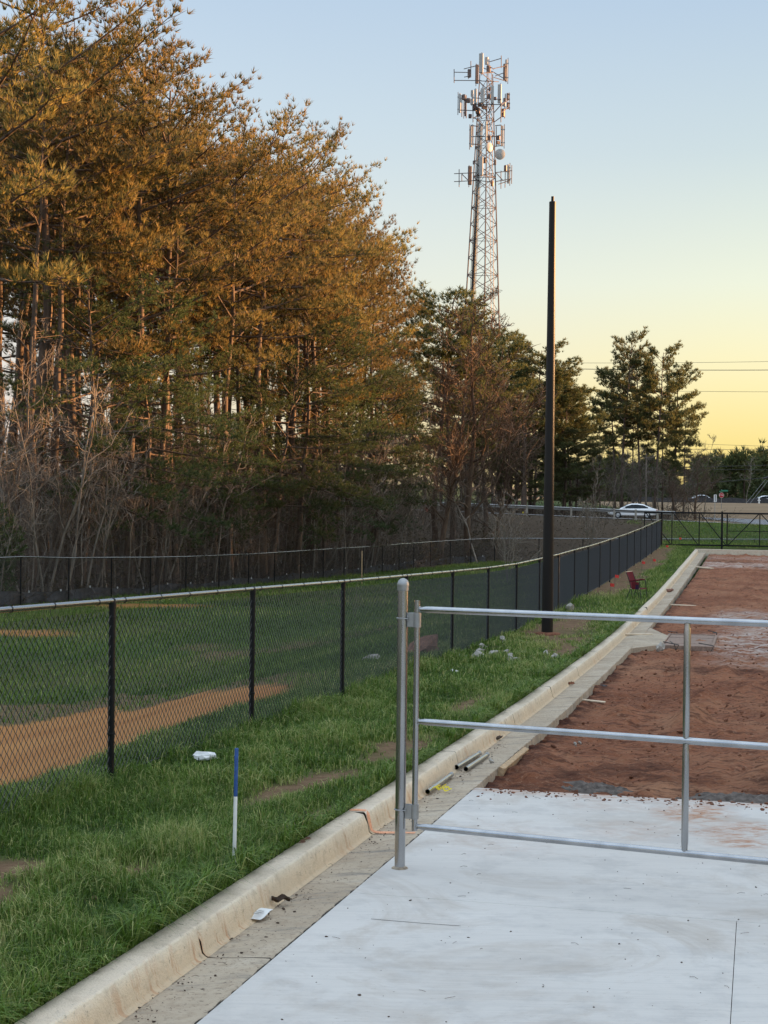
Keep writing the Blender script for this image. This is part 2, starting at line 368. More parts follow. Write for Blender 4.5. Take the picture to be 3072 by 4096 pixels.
# ------------------------------------------------------------------ ground sheet (one sheet to the horizon)
def axis(pieces):
    out = []
    for a, b, st in pieces: out.append(np.arange(a, b, st))
    return np.concatenate(out+[np.array([pieces[-1][1]])])
xs = axis([(-1500, -200, 100), (-200, -60, 10), (-60, -16, 1.), (-16, 3, .25), (3, 40, .8), (40, 120, 6), (120, 300, 20), (300, 1500, 100)])
ys = axis([(-200, -20, 20), (-20, 2, 2), (2, 12, .5), (12, 52, .22), (52, 140, .7), (140, 340, 6), (340, 2400, 90)])
X, Y = np.meshgrid(xs, ys, indexing='ij'); Zt = terr(X, Y); s_, t_ = ST(X, Y)
under = sm((t_-tKB(s_)+.12)/.1)*sm((73.5-s_)/1.)*sm((s_+14)/2)*sm((40-t_)/8); Zt = Zt-under*.42
mb = MB(); mb.grid(np.stack([X, Y, Zt], -1)[:, ::-1])
Xr, Yr = X[:, ::-1], Y[:, ::-1]; ba, li, cl, fi = masks(Xr, Yr)
tag(mb.obj('ground', M['terrain'], smooth=True, extra=dict(bare=ba, litter=li, clay=cl, field=fi)), 'sloping ground under the grass, woods and fields', 'ground', kind='structure')
# verge strip, finer, just above the sheet
sv = np.concatenate([np.arange(2.5, 20, .09), np.arange(20, 73, .25)]); tv = np.linspace(0, 1, 26)
S, T = np.meshgrid(sv, tv, indexing='ij'); tt = -5.0+(tKB(S)+.011+5.0)*T
P = W(S, tt, 0); P[..., 2] = terr(P[..., 0], P[..., 1])+.003+.012*fbm(S, tt, 3.1, 21)*np.clip((tKB(S)-tt)/.4, 0, 1)-.006*(T > .97)
mb = MB(); mb.grid(P[:, ::-1]); z0 = np.zeros(P.shape[:2]); Pr = P[:, ::-1]
tag(mb.obj('verge_ground', M['terrain'], smooth=True, extra=dict(bare=bare_mask(S, tt)[:, ::-1], litter=z0, clay=z0, field=z0)), 'strip of soil between the kerb and the black fence', 'ground', kind='structure')
# ------------------------------------------------------------------ kerb, gutter, slab
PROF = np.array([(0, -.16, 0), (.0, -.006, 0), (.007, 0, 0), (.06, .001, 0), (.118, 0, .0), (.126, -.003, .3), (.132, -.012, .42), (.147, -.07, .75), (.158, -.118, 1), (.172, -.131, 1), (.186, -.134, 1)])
JOINTS = [-2.6, .4, 3.4, 6.42, 9.42, 12.4, 15.4, 18.4, 21.4, 24.4, 27.4, 30.4, 33.4, 36.4, 39.4, 42.4, 45.4, 48.4, 51.4, 54.4, 57.4, 60.4, 63.4, 66.4, 69.5]
def seg_s(a, b): return np.linspace(a+.006, b-.006, 90 if a < 20 else 14)
mk, mg = MB(), MB()
for a, b in zip(JOINTS[:-1], JOINTS[1:]):
    s = seg_s(a, b)[:, None]; jx = (R.random((len(s), len(PROF)))-.5)*.004
    chip = (R.random((len(s), 1)) < .16)*R.random((len(s), 1))**2*.022
    dt = PROF[:, 0][None]+jx*.6-chip*(np.abs(PROF[:, 0]-.126) < .014); dz = PROF[:, 1][None]+jx-chip*.8*(np.abs(PROF[:, 0]-.126) < .014)
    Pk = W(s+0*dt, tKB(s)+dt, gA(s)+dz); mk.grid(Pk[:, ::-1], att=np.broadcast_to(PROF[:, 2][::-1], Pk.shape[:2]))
    gt = np.array([.178, .22, .3, .4, .468, .478, .482, .486]); gz = np.array([-.136, -.135, -.128, -.120, -.115, -.118, -.15, -.30]); edge = (R.random((len(s), len(gt)))-.5)*.003
    er = (R.random((len(s), 1))-.5)*.014*(gt > .46); mg.grid(W(s+0*gt, tKB(s)+gt+er, gA(s)+gz+edge)[:, ::-1])
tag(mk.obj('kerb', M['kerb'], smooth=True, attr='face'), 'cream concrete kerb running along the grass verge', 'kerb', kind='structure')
tag(mg.obj('gutter', M['gutter'], smooth='auto'), 'stained concrete gutter at the foot of the kerb', 'gutter', kind='structure')
mb = MB(); q = np.linspace(-2.6, 69.5, 120)[:, None]; fp = np.array([(.012, -.16), (.012, -.02), (.112, -.02), (.125, -.05), (.150, -.150), (.20, -.152), (.465, -.135), (.468, -.30)]); mb.grid(W(q+0*fp[:, 0], tKB(q)+fp[:, 0], gA(q)+fp[:, 1])[:, ::-1])
tag(mb.obj('kerb_joint_filler', M['pavedark']), kind='structure')
# far kerb closing the lot
mb = MB(); tq = np.linspace(-2.79, 30, 45); s0 = 69.62
pk = [(0, -.12), (0, .0), (.02, .012), (.15, .012), (.165, -.004), (.175, -.16), (.175, -.3)]
Pk = np.stack([W(s0+.175-a+0*tq, tq, gA(70.)+b) for a, b in pk], 1); mb.grid(Pk, att=np.broadcast_to(np.array([0, 0, 0, 0, .2, .35, .35]), Pk.shape[:2]))
tag(mb.obj('far_kerb', M['kerb'], attr='face'), 'pale concrete kerb across the far end of the dirt lot', 'kerb', kind='structure')
# driveway slab panels
def zslab(s): return np.interp(s, [-3, 0, 4, 8, 11.4], gA(np.array([-3, 0, 4, 8, 11.4])))-.108
ms = MB(); g = .0026
S_ED = [-3, 7.73, 11.33]; T_ED = [None, -.085, 3.6, 7.3]
att_s = []
for i in range(2):
    for j in range(3):
        if i == 1 and j == 1: continue
        a, b = S_ED[i]+g*.6, S_ED[i+1]-g*.6
        ss = np.linspace(a, b, 60); tl = T_ED[j]; tt0 = np.linspace(0, 1, 70)
        S, T = np.meshgrid(ss, tt0, indexing='ij'); lo = (tKB(S)+.492) if tl is None else tl+g*.6
        TT = lo+(T_ED[j+1+(i == 1 and j == 0)]-g*.6-lo)*T; Z = zslab(S)-.004*((T == 0)+(T == 1)+(S == a)+(S == b) > 0)
        Pq = W(S, TT, Z); ms.grid(Pq[:, ::-1]); Sr, Tr = S[:, ::-1], TT[:, ::-1]
        d = 0*Sr
        for (cs, ct, rs, rt, k) in ((10.75, -.42, .32, .22, 1.1), (10.1, -.14, .22, .28, .8), (9.75, -.1, .14, .16, 1.), (10.3, .02, .2, .2, .9), (10.9, -1.0, .25, .3, .25), (9.4, -1.5, .5, .35, .18), (9.95, -.75, .3, .3, .3), (11.28, -1.3, .16, .8, .75), (11.28, .1, .14, .7, .7), (11.2, -.5, .22, .3, .6)): d = np.maximum(d, k*sm(1.6-np.hypot((Sr-cs)/rs, (Tr-ct)/rt)))
        att_s.append(d.ravel())
        for e0, e1 in ((Pq[0], 0), (Pq[-1, ::-1], 0), (Pq[::-1, 0], 0), (Pq[:, -1], 0)):
            dn = e0.copy(); dn[:, 2] -= .16; ms.grid(np.stack([e0, dn], 0)); att_s.append(np.zeros(2*len(e0)))
tag(ms.obj('driveway_slab', M['concrete'], smooth='auto', extra=dict(stain=np.concatenate(att_s))), 'pale broom finished concrete slab in front of the gate', 'driveway', kind='structure')
mb = MB(); mb.grid(W(np.array([[-3., -3.], [11.3, 11.3]]), np.array([[-2.06, 7.3], [-2.06, 7.3]]), np.array([[zslab(-3)]*2, [zslab(11.3)]*2])-.014)[:, ::-1]); tag(mb.obj('slab_joint_filler', M['pavedark']), kind='structure')
# short shallow tooled seam near the kerb
mb = MB(); sq = np.linspace(-1.80, -1.36, 12); mb.grid(np.stack([W(7.20+.003*np.sin(sq*9)+e, sq, zslab(7.2)+.0015) for e in (-.0022, .0022)], 0)[:, ::-1]); tag(mb.obj('slab_seam', M['pavedark']), kind='structure')
# ------------------------------------------------------------------ red dirt of the unfinished lot
sd = np.concatenate([np.arange(11.30, 20, .035), np.arange(20, 36, .09), np.arange(36, 69.7, .25)]); td = np.concatenate([np.arange(-2.16, 1.6, .035), np.arange(1.6, 6, .25), np.arange(6, 31, 2.)])
S, T = np.meshgrid(sd, td, indexing='ij'); off = tKB(S)-tKB(12.)
n1 = fbm(S, T, 1.6, 31); n2 = fbm(S, T*1.6, 5.5, 32); n3 = fbm(S, T, 15, 33); n4 = fbm(S*.6, T*2.2, 8, 37)
damp = .35+.65*sm((S-11.35)/.7)
D = gA(S)-.205+damp*(.024*n1+.026*n2*np.abs(n2)*2+.015*n3+.022*np.abs(n4)) 
for (a, b, ra, rb, h) in ((19.5, -.72, .5, .26, .10), (17.0, -.70, .7, .22, .11), (17.4, -1.45, .45, .22, .10), (21.5, -.2, .6, .25, .09), (12.1, -1.75, .5, .28, .06), (15.2, .2, .8, .3, .07), (13.4, -1.85, .8, .2, .05), (23.5, -.5, .5, .2, .07), (16., -1.1, .5, .3, -.04), (18.2, -.3, .6, .4, -.05)):
    D = D+h*np.exp(-((S-a)/ra)**2-((T-b)/rb)**2)*(1+.35*n3)
D = D-.022*(np.exp(-((T+1.25+.06*np.sin(S*.35))/.11)**2)+np.exp(-((T-.35+.06*np.sin(S*.35))/.11)**2))*sm((S-12.5)/2)*(.6+.5*np.sin(S*21))
D = np.where(T+0 < tKB(S)+.47, gA(S)-.26, D)
wet = np.maximum.reduce([1.0*sm(1.5-np.hypot((S-30.)/3.2, (T+.2)/.8)), .9*sm(1.5-np.hypot((S-33)/2.5, (T-.6)/1.2)), .5*sm(1.5-np.hypot((S-25.6)/.9, (T-.1)/.9)), 1.0*sm(1.4-np.abs(S-61.8)/2.0)*sm((1.0-T)/.4), .9*sm(1.5-np.hypot((S-37)/2.0, (T+.2)/.8)), .6*sm(1.4-np.abs(S-66.5)/1.2)])
mb = MB(); mb.grid(W(S, T, D)[:, ::-1]); tag(mb.obj('dirt_ground', M['dirt'], smooth=True, extra=dict(stain=wet[:, ::-1], damp=np.clip(np.maximum.reduce([sm(1.2-(S-11.3)/.7+.3*n1), sm(1.15-(T-tKB(S)-.48)/.25+.3*n2), .8*sm((fbm(S, T*1.5, .9, 44)-.35)/.4)]), 0, 1)[:, ::-1])), 'bare reddish clay of the unfinished lot', 'ground', kind='structure')
def zdirt(s, t): return float(gA(s)-.205)
def lump(c, r, seed, flat=.7, n=1, mb=None, mi=0):
    import bmesh
    bm = bmesh.new(); bmesh.ops.create_icosphere(bm, subdivisions=n, radius=1.); v = np.array([q.co[:] for q in bm.verts]); f = [tuple(w.index for w in q.verts) for q in bm.faces]; bm.free()
    rr = np.random.default_rng(seed); v = v*(1+.28*(rr.random((len(v), 1))-.5)*2); k = rr.normal(size=(3, 3))*.18+np.eye(3); v = v@k; v[:, 2] *= flat
    (mb).add(v*r+np.asarray(c), f, mi)
mb = MB(); k = 0
while k < 2600:
    s = 11.5+abs(R.normal())*11 if R.random() < .85 else R.uniform(11.5, 69); t = R.uniform(-2.0, 1.2)
    if s > 69 or t < tKB(s)+.52: continue
    r = np.clip(R.lognormal(-5.1, .6), .003, .026); lump(W(s, t, zdirt(s, t)+.016), r*(1+s*.010), k, .7, 1 if r > .015 else 0 or 1, mb); k += 1
for k in range(260):
    s = 11.32-abs(R.normal())*.16; t = R.uniform(-1.95, .9); lump(W(s, t, zslab(s)+.002), np.clip(R.lognormal(-5.0, .6), .002, .016), k, .6, 1, mb)
tag(mb.obj('clay_clods', M['clod'], smooth=False), 'loose clods of red clay', 'clods', kind='stuff')
mb = MB()
for k in range(900):                          # crumbs of mud and pine straw on the concrete
    if R.random() < .40: s, t = R.uniform(3.5, 11.2), R.uniform(-2.0, 1.0); z = zslab(s)
    else: s = R.uniform(4, 14); t = tKB(s)+.19+abs(R.normal())*.12; z = gA(s)-.125
    if R.random() < .16:
        a = R.uniform(0, 6.28); l = R.uniform(.012, .05); p0 = W(s, t, z+.004); mb.tube([p0, p0+[np.cos(a)*l*.5, np.sin(a)*l*.5, .003], p0+[np.cos(a+.3)*l, np.sin(a+.3)*l, 0]], .0010, 3)
    else: lump(W(s, t, z+.001), np.clip(R.lognormal(-5.75, .5), .0018, .008), k, .6, 1, mb)
tag(mb.obj('mud_crumbs', M['crumb']), 'scattered crumbs of mud and pine straw on the concrete', 'debris', kind='stuff')
# grey concrete spill heaps at the slab edge
def heap(name, c, rs, rt, h, label, seed):
    mb = MB(); a = np.linspace(-1, 1, 46); A, B = np.meshgrid(a, a, indexing='ij'); r = np.hypot(A, B); n = fbm(A*6, B*6, 2., seed); n5 = fbm(A*20, B*20, 2., seed+1)
    hh = h*np.clip(1-r**1.5, 0, 1)*(1+.5*n)+.014*n5*(r < 1)-.03*(r > .93); mb.grid(W(c[0]+A*rs*(1+.15*n), c[1]+B*rt*(1+.15*n), zdirt(*c)+hh)[:, ::-1]); tag(mb.obj(name, M['slurry'], smooth=True), label, 'concrete spill')
heap('concrete_spill', (12.05, -1.35), .30, .42, .05, 'lumpy grey concrete spill near the gutter end of the slab edge', 61)
heap('concrete_spill', (11.85, -.05), .36, .55, .055, 'grey concrete spill along the slab edge behind the upright of the gate', 71)
# drain apron and board cover
mb = MB(); ap = [(27.0, -2.17), (28.2, -1.69), (30.2, -1.69), (32.1, -2.17)]; tp = [W(a, b, gA(a)-.128) for a, b in ap]; bt = [q-[0, 0, .16] for q in tp]
mb.add(tp+bt, [(0, 1, 2, 3), (0, 4, 5, 1), (1, 5, 6, 2), (2, 6, 7, 3)]); tag(mb.obj('drain_apron', M['gutter']), 'flared concrete apron between gutter and drain', 'apron', kind='structure')
dr = thing('drain_cover', W(29.5, -1.25, gA(29.5)-.205), 'muddy board cover laid over the drain beside the gutter apron', 'drain cover'); dr.rotation_euler = (0, 0, -PSI)
for k, b in enumerate((-.98, -.33, .33, .98)):
    mb = MB(); mb.box((0, b, .03+.006*(k % 2)), (.84, .62, .045), bev=.006); mb.obj('board', M['oldwood']).parent = dr
for b in (-1.30, 1.30):
    mb = MB(); mb.box((.0, b, .03), (.92, .05, .09), bev=.006); mb.obj('frame_bar', M['oldwood']).parent = dr
for a in (-.45, .45):
    mb = MB(); mb.box((a, 0, .03), (.05, 2.5, .085), bev=.006); mb.obj('frame_bar', M['oldwood']).parent = dr
for k in range(6):
    a, b = R.uniform(-.5, .5), (-1.42, 1.42)[k % 2]+R.uniform(-.12, .12); mb = MB(); mb.tube([(a, b, 0), (a+R.uniform(-.1, .1), b, .1), (a+R.uniform(-.25, .25), b+R.uniform(-.3, .3), .13)], .008, 4); mb.obj('rebar', M['dark']).parent = dr
# road, path
mb = MB(); xr = np.linspace(-140, 60, 80); mb.grid(np.stack([np.stack([xr, road_edge(xr)+e, road_z(xr)+.02+0*xr], -1) for e in (1.6, 2.9, 4.4, 6, 8, 10.5)], 0)[:, ::-1]); tag(mb.obj('road', M['asphalt']), 'grey two lane road beyond the grass bank', 'road', kind='structure')
mb = MB(); mb.grid(np.stack([np.stack([xr, road_edge(xr)+e, road_z(xr)+.03+0*xr], -1) for e in (0., 1.7)], 0)[:, ::-1]); tag(mb.obj('road_shoulder', M['pathconc']), 'pale paved shoulder of the far road', 'road shoulder', kind='structure')
mb = MB(); xs2 = np.linspace(33, 120, 40); mb.grid(np.stack([np.stack([xs2, road_edge(xs2)+e, terr(xs2, road_edge(xs2)+e)+.06], -1) for e in (14, 18, 22, 26, 30, 34, 38, 42)], 0)[:, ::-1]); tag(mb.obj('side_road', M['asphalt']), kind='structure')
# ------------------------------------------------------------------ placing helpers
def hitA(px, py, c=0.):                        # meet the line of sight with the verge/lot level gA + c
    r = ray(px, py); Y = np.arange(3, 110, .02); s, t = ST(r[0]*Y, Y); k = np.argmax(ZC+r[2]*Y < gA(s)+c); return float(s[k]), float(t[k])
def rotz(a): return np.array([[math.cos(a), -math.sin(a), 0], [math.sin(a), math.cos(a), 0], [0, 0, 1]])
SD = np.array([SP, CP, 0]); ND = np.array([CP, -SP, 0])
# ------------------------------------------------------------------ chain link panels
def link_panel(name, L, H, pitch, r, sides=4):
    mb = MB(); nz = int(H/pitch); z = np.arange(nz+1)*pitch; n = int(L/pitch)
    for k in range(n):
        tri = (np.arange(nz+1)+k) % 2; x = k*pitch+tri*pitch*1.0; y = np.where(tri == 1, .0022, -.0022)
        mb.tube(np.stack([x, y, z], -1), r, sides, cap=False)
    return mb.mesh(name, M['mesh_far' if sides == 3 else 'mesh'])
T0 = -4.363; S0 = 9.939; LP = 3.05
def post_mesh(h, r, name):
    mb = MB(); mb.tube([(0, 0, -.1), (0, 0, h)], r, 12); return mb.mesh(name, M['black'], smooth='auto')
def cap_mesh(r, name):
    mb = MB(); mb.lathe([(r*1.12, -.035), (r*1.15, 0), (r*1.15, .012), (r*.95, .03), (r*.5, .042), (0, .046)], (0, 0, 0), 12); mb.tube([(0, -.014, .006), (0, .014, .006)], r*1.02, 12); return mb.mesh(name, M['black'], smooth='auto')
panelA = link_panel('chain_link_panel', LP, 1.17, .036, .0024)
pmA = post_mesh(1.0, .0235, 'black_post'); cmA = cap_mesh(.0235, 'post_cap')
mb = MB(); mb.tube([(0, 0, 0), (LP, 0, 0)], .019, 14); railA = mb.mesh('fence_rail', M['rail'], smooth='auto')
mb = MB(); th = np.linspace(0, 2*np.pi, 15); mb.tube(np.stack([.002*np.sin(th), .0215*np.cos(th), .0215*np.sin(th)], -1), .0022, 5, cap=False)
mb.tube([(0, .02, -.008), (.004, .021, -.05), (.02, .012, -.075)], .0020, 4); tieA = mb.mesh('wire_tie', M['mesh'])
mb = MB(); mb.tube([(0, 0, 0), (LP, 0, 0)], .0032, 5, cap=False); tensA = mb.mesh('tension_wire', M['mesh'])
mb = MB(); mb.lathe([(.0245, -.008), (.0265, -.006), (.0265, .006), (.0245, .008)], (0, 0, 0), 12); bandA = mb.mesh('post_band', M['black'])
def fence(name, pts, ztop, H, panel, pmesh, railm, label, ends=(), ties=True, tens=True, hscale=1.):
    f = thing(name, (pts[0][0], pts[0][1], 0), label, 'fence'); o0 = np.array([pts[0][0], pts[0][1], 0.])
    for i, p in enumerate(pts):
        h = H+(.0 if i not in ends else ends[i]); zb = ztop[i]-H
        po = child('post', pmesh, f, np.array([p[0], p[1], zb-.12])-o0); po.scale = (1, 1, (h+.12-.02)/1.0)
        if ties:
            c = child('post_cap', cmA, po, (0, 0, 1.)); c.scale = (1, 1, 1/po.scale[2])
            for fr in (.93, .62, .34): b = child('post_band', bandA, po, (0, 0, fr)); b.scale = (1, 1, 1/po.scale[2])
        if i+1 < len(pts):
            q = pts[i+1]; d = np.array([q[0]-p[0], q[1]-p[1], ztop[i+1]-ztop[i]]); L = np.linalg.norm(d); rz = math.atan2(d[1], d[0]); ry = -math.asin(d[2]/L)
            for nm, me, dz in (('top_rail', railm, 0.), ('wire_mesh', panel, -H+.045))+((('tension_wire', tensA, -H+.06),) if tens else ()):
                c = child(nm, me, f, np.array([p[0], p[1], ztop[i]+dz])-o0); c.rotation_euler = (0, ry, rz); c.scale = (L/LP, 1, 1)
                if nm == 'top_rail' and ties:
                    for x in (.22, .85, 1.5, 2.15, 2.80): child('wire_tie', tieA, c, (x+R.uniform(-.06, .06), 0, 0))
    return f
ids = np.arange(-2, 21); ptsA = [W(S0+LP*i, T0, 0)[:2] for i in ids]; zA_ = [float(rail_z(S0+LP*i)) for i in ids]
fence('chain_link_fence', ptsA, zA_, 1.27, panelA, pmA, railA, 'black chain link fence along the grass verge, the one close behind the galvanised gate')
# back fence
XB = [84, 276, 447, 603, 745, 877, 995, 1099, 1204, 1294, 1377, 1454, 1530, 1597, 1656, 1723, 1802, 1884, 1979]
YB = [2226.6, 2231, 2229.5, 2229, 2226, 2221, 2216, 2210, 2203, 2197, 2192, 2187.5, 2183, 2176, 2172, 2167, 2162, 2157, 2153]
PB = []
for i, (a, b) in enumerate(zip(XB, YB)):
    r = ray(a, b)
    if i <= 12: Yk = 49.4+2.894*i
    else:
        c = np.arange(PB[-1][1]+.3, PB[-1][1]+3.05, .01); dd = np.hypot(r[0]*c-PB[-1][0], c-PB[-1][1]); Yk = c[np.argmin(abs(dd-3.05))]
    PB.append((r[0]*Yk, Yk, ZC+r[2]*Yk))
PB = [(PB[0][0]-.96*k, PB[0][1]-2.89*k, PB[0][2]+.02) for k in (3, 2, 1)]+PB
cx, cy, cz = PB[-1]
PC = [(cx+3.0*k*math.sin(1.40), cy+3.0*k*math.cos(1.40), cz+.012*k) for k in range(0, 9)]
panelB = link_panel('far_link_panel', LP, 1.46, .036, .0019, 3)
mb = MB(); mb.tube([(0, 0, 0), (LP, 0, 0)], .024, 8); railB = mb.mesh('far_fence_rail', M['rail'], smooth='auto')
pmB = post_mesh(1.0, .03, 'far_black_post')
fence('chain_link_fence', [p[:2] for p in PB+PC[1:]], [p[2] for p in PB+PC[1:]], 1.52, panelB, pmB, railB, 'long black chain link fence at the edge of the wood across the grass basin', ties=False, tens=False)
# silt fence along the foot of the back fence
mb = MB(); P = []; acc = []
for (a, b) in zip(PB[:-1], PB[1:]):
    for u in np.linspace(0, 1, 7)[:-1]: acc.append(np.array(a)*(1-u)+np.array(b)*u)
acc = np.array(acc); hh = .40+.05*np.sin(np.arange(len(acc))*.5)+.05*R.random(len(acc)); wv = .07*np.sin(np.arange(len(acc))*2.1)
for k, e in enumerate((0, .5, 1.)): P.append(np.stack([acc[:, 0]-.35+wv*(k-1), acc[:, 1]+.1, acc[:, 2]-1.55+hh*e], -1))
P = np.array(P); sf = tag(mb.obj('x', M['silt']) if False else (mb.grid(P), mb.grid(P[::-1]+[[.012, 0, 0]]), mb.obj('silt_fence', M['silt']))[2], 'sagging black silt fabric along the foot of the fence by the wood', 'silt fence')
mc = MB(); mc.box((0, 0, 0), (.045, .03, .07), bev=.005); clip = mc.mesh('clip', M['white'])
for k in range(4, len(acc)-1, 4): c = child('clip', clip, sf, (acc[k, 0]-.26, acc[k, 1]-.05, acc[k, 2]-1.52+hh[k]))
# ------------------------------------------------------------------ black sliding gate at the end of the lot
def t_at(px, py, s): u = ray(px, py)[0]; return s*(u*CP-SP)/(CP+u*SP)
SG = 71.55; gt = thing('sliding_gate', W(SG, T0, gA(70.)), 'black steel sliding gate of braced panels across the far end of the dirt lot', 'gate', rz=-PSI); G0 = np.array(gt.location)
txs = [t_at(x, 2110, SG) for x in (2578, 2688, 2797, 2908.6, 3039)]; st = txs[4]-txs[3]; txs += [txs[4]+st*k for k in range(1, 4)]
def zrow(px, py, s): t = t_at(px, py, s); return ZC+ray(px, py)[2]*(s*CP-t*SP)
zt, zb = zrow(2700, 2050.5, SG)-G0[2], zrow(2700, 2178.5, SG)-G0[2]; lt = [t-T0 for t in txs]
for nm, z, r in (('top_beam', zt, .045), ('bottom_beam', zb, .04)):
    mb = MB(); mb.box(((lt[0]+lt[-1])/2, 0, z), (lt[-1]-lt[0]+.05, r*1.6, r*1.7), bev=.008); mb.obj(nm, M['black']).parent = gt
mb = MB(); mb.box(((lt[3]+lt[-1])/2, .0, zb+.66), (lt[-1]-lt[3], .03, .03)); mb.obj('mid_rail', M['black']).parent = gt
for k, x in enumerate(lt):
    mb = MB(); mb.box((x, 0, (zt+zb)/2), (.055 if k in (3,) else .045, .045, zt-zb-.07), bev=.006); mb.obj('upright', M['black']).parent = gt
for k in range(len(lt)-1):
    a, b = ((lt[k], zt), (lt[k+1], zb)) if k < 3 or k % 2 == 0 else ((lt[k], zb), (lt[k+1], zt))
    mb = MB(); mb.tube([(a[0]+.03, .0, a[1]), (b[0]-.03, .0, b[1])], .021, 8); mb.obj('brace', M['black']).parent = gt
for k in range(3, len(lt)-1):
    c = child('wire_mesh', panelA, gt, (lt[k], .03, zb+.04)); c.scale = ((lt[k+1]-lt[k])/LP, 1, (zt-zb-.08)/1.17)
for px, lab in ((2646, 'tall black square gate post where the black fence ends'), (2888, 'tall black gate post standing beside the doubled uprights of the sliding gate')):
    t = t_at(px, 2110, SG-.35); mb = MB(); z0 = float(gA(70.9))-.05; zz = zrow(px, 2048, SG-.35)
    g = thing('gate_post', W(SG-.35, t, z0), lab, 'post', 'posts of the sliding gate', rz=-PSI)
    mb.box((0, 0, (zz-z0)/2), (.09, .09, zz-z0), bev=.01); mb.obj('shaft', M['black']).parent = g; mb = MB(); mb.box((0, 0, zz-z0+.012), (.1, .1, .024), bev=.008); mb.obj('cap', M['black']).parent = g
    for h in (zt, zb): mb = MB(); mb.box((0, .12, h+G0[2]-z0-.12), (.07, .2, .10), bev=.01); mb.obj('roller_bracket', M['dark']).parent = g
# ------------------------------------------------------------------ galvanised post and swing gate
gp = np.array(W(8.37, -1.93, zslab(8.37))); gpo = thing('gate_post', gp, 'round galvanised gate post with a domed cap set in the slab beside the gutter', 'post')
ztop = at(1610, 2322, gp[1])[2]; hp = ztop-gp[2]
mb = MB(); mb.tube([(0, 0, -.05), (0, 0, hp-.03)], .0292, 28); mb.obj('shaft', M['galv'], smooth='auto').parent = gpo
mb = MB(); mb.lathe([(.0296, -.045), (.0318, -.043), (.0318, -.020), (.0335, -.014), (.0330, -.006), (.028, .010), (.018, .020), (.008, .0245), (0, .0255)], (0, 0, hp-.012), 28); mb.obj('cap', M['galv_dull'], smooth='auto').parent = gpo
mb = MB(); mb.lathe([(.046, .0), (.046, .004), (.036, .010), (.0292, .013)], (0, 0, 0), 24); mb.obj('grout_ring', M['gutter'], smooth=True).parent = gpo
for zc, n in ((at(1600, 3112, gp[1])[2]-gp[2], 9), (at(1609, 2528, gp[1])[2]-gp[2], 9)):
    mb = MB()
    for k in range(n):
        z = zc+(k-n/2)*.0115
        for dx in R.choice([-.0035, -.0012, .0012, .0035], 3, replace=False): mb.box((dx-.004, -.0291, z+R.uniform(-.003, .003)), (.0014, .0006, R.uniform(.0025, .006)))
    mb.obj('stencil_marks', M['dark']).parent = gpo
GY = gp[1]-.02; e0 = at(1664, 2850, GY); ga = math.radians(-23)
ztt, zbb = at(1674, 2402, GY)[2], at(1656, 3324, GY)[2]
gate = thing('swing_gate', (e0[0], e0[1], gp[2]), 'galvanised tube swing gate with three long rails and no infill', 'gate', rz=ga); zg = gp[2]
rz_ = [at(1672, 2437, GY)[2]-zg, at(1668, 2886, GY)[2]-zg, at(1659, 3306, GY)[2]-zg]
mb = MB(); mb.tube([(0, 0, zbb-zg), (0, 0, ztt-zg)], .0166, 20); mb.obj('end_tube', M['galv'], smooth='auto').parent = gate
for k, z in enumerate(rz_):
    mb = MB(); xs_ = [.012, .03, .055, .09]+list(np.linspace(.3, 4.6, 12)); mb.tube([(x, 0, z) for x in xs_], [.0125, .0135, .0175, .0182]+[.0182]*12, 20); mb.obj('rail', M['galv'], smooth='auto').parent = gate
    mb = MB(); th = np.linspace(0, 2*np.pi, 13); mb.tube(np.stack([.016+0*th, .0135*np.cos(th), z+.0135*np.sin(th)], -1), .0042, 6, cap=False); mb.obj('weld', M['galv_dull'], smooth=True).parent = gate
for x in (1.51, 3.02, 4.55):
    for a, b in ((rz_[2], rz_[1]), (rz_[1], rz_[0])):
        mb = MB(); mb.tube([(x, 0, a+.014), (x, 0, a+.04), (x, 0, a+.06), (x, 0, b-.06), (x, 0, b-.04), (x, 0, b-.014)], [.0155, .0165, .0185, .0185, .0165, .0155], 20); mb.obj('upright', M['galv'], smooth='auto').parent = gate
dpost = rotz(-ga)@(gp-np.array([e0[0], e0[1], gp[2]])); ang = math.atan2(dpost[1], dpost[0]); Mh = rotz(ang)
for k, z in enumerate((at(1664, 2480, GY)[2]-zg, at(1660, 3248, GY)[2]-zg)):
    mb = MB(); mb.lathe([(.0172, -.040), (.0225, -.040), (.0228, 0), (.0225, .040), (.0172, .040)], (0, 0, z), 20); mb.box(Mh@np.array([.031, .012, 0])+[0, 0, z], (.046, .006, .078), Mh, bev=.003); mb.box(Mh@np.array([.031, -.014, 0])+[0, 0, z], (.046, .006, .078), Mh, bev=.003)
    hg = mb.obj('hinge', M['galv_dull'], smooth='auto'); hg.parent = gate
    dl = np.hypot(dpost[0], dpost[1]); mb = MB(); th = np.linspace(-2.1, 2.1, 16); pts = np.stack([dl+.0325*np.cos(th), .0325*np.sin(th), 0*th], -1); pts = np.vstack([[(.045, -.028, 0)], pts, [(.045, .028, 0)]]); mb.tube(pts@Mh.T+[0, 0, z+.008], .0038, 8); mb.obj('u_bolt', M['galv_dull'], smooth=True).parent = hg
    for (a, b, c) in ((.050, -.019, .020), (.048, -.019, -.026), (.040, -.020, .0)):
        mb = MB(); mb.tube([Mh@np.array([a, b+.004, c])+[0, 0, z], Mh@np.array([a, b-.008, c])+[0, 0, z]], .0065, 6); mb.tube([Mh@np.array([a, b, c])+[0, 0, z], Mh@np.array([a, b-.02, c])+[0, 0, z]], .0036, 6); mb.obj('bolt', M['galv_dull'], smooth='auto').parent = hg
    mb = MB(); mb.box(Mh@np.array([dl-.032, 0, .008])+[0, 0, z], (.008, .05, .028), Mh, bev=.002); mb.obj('clamp', M['galv_dull']).parent = hg
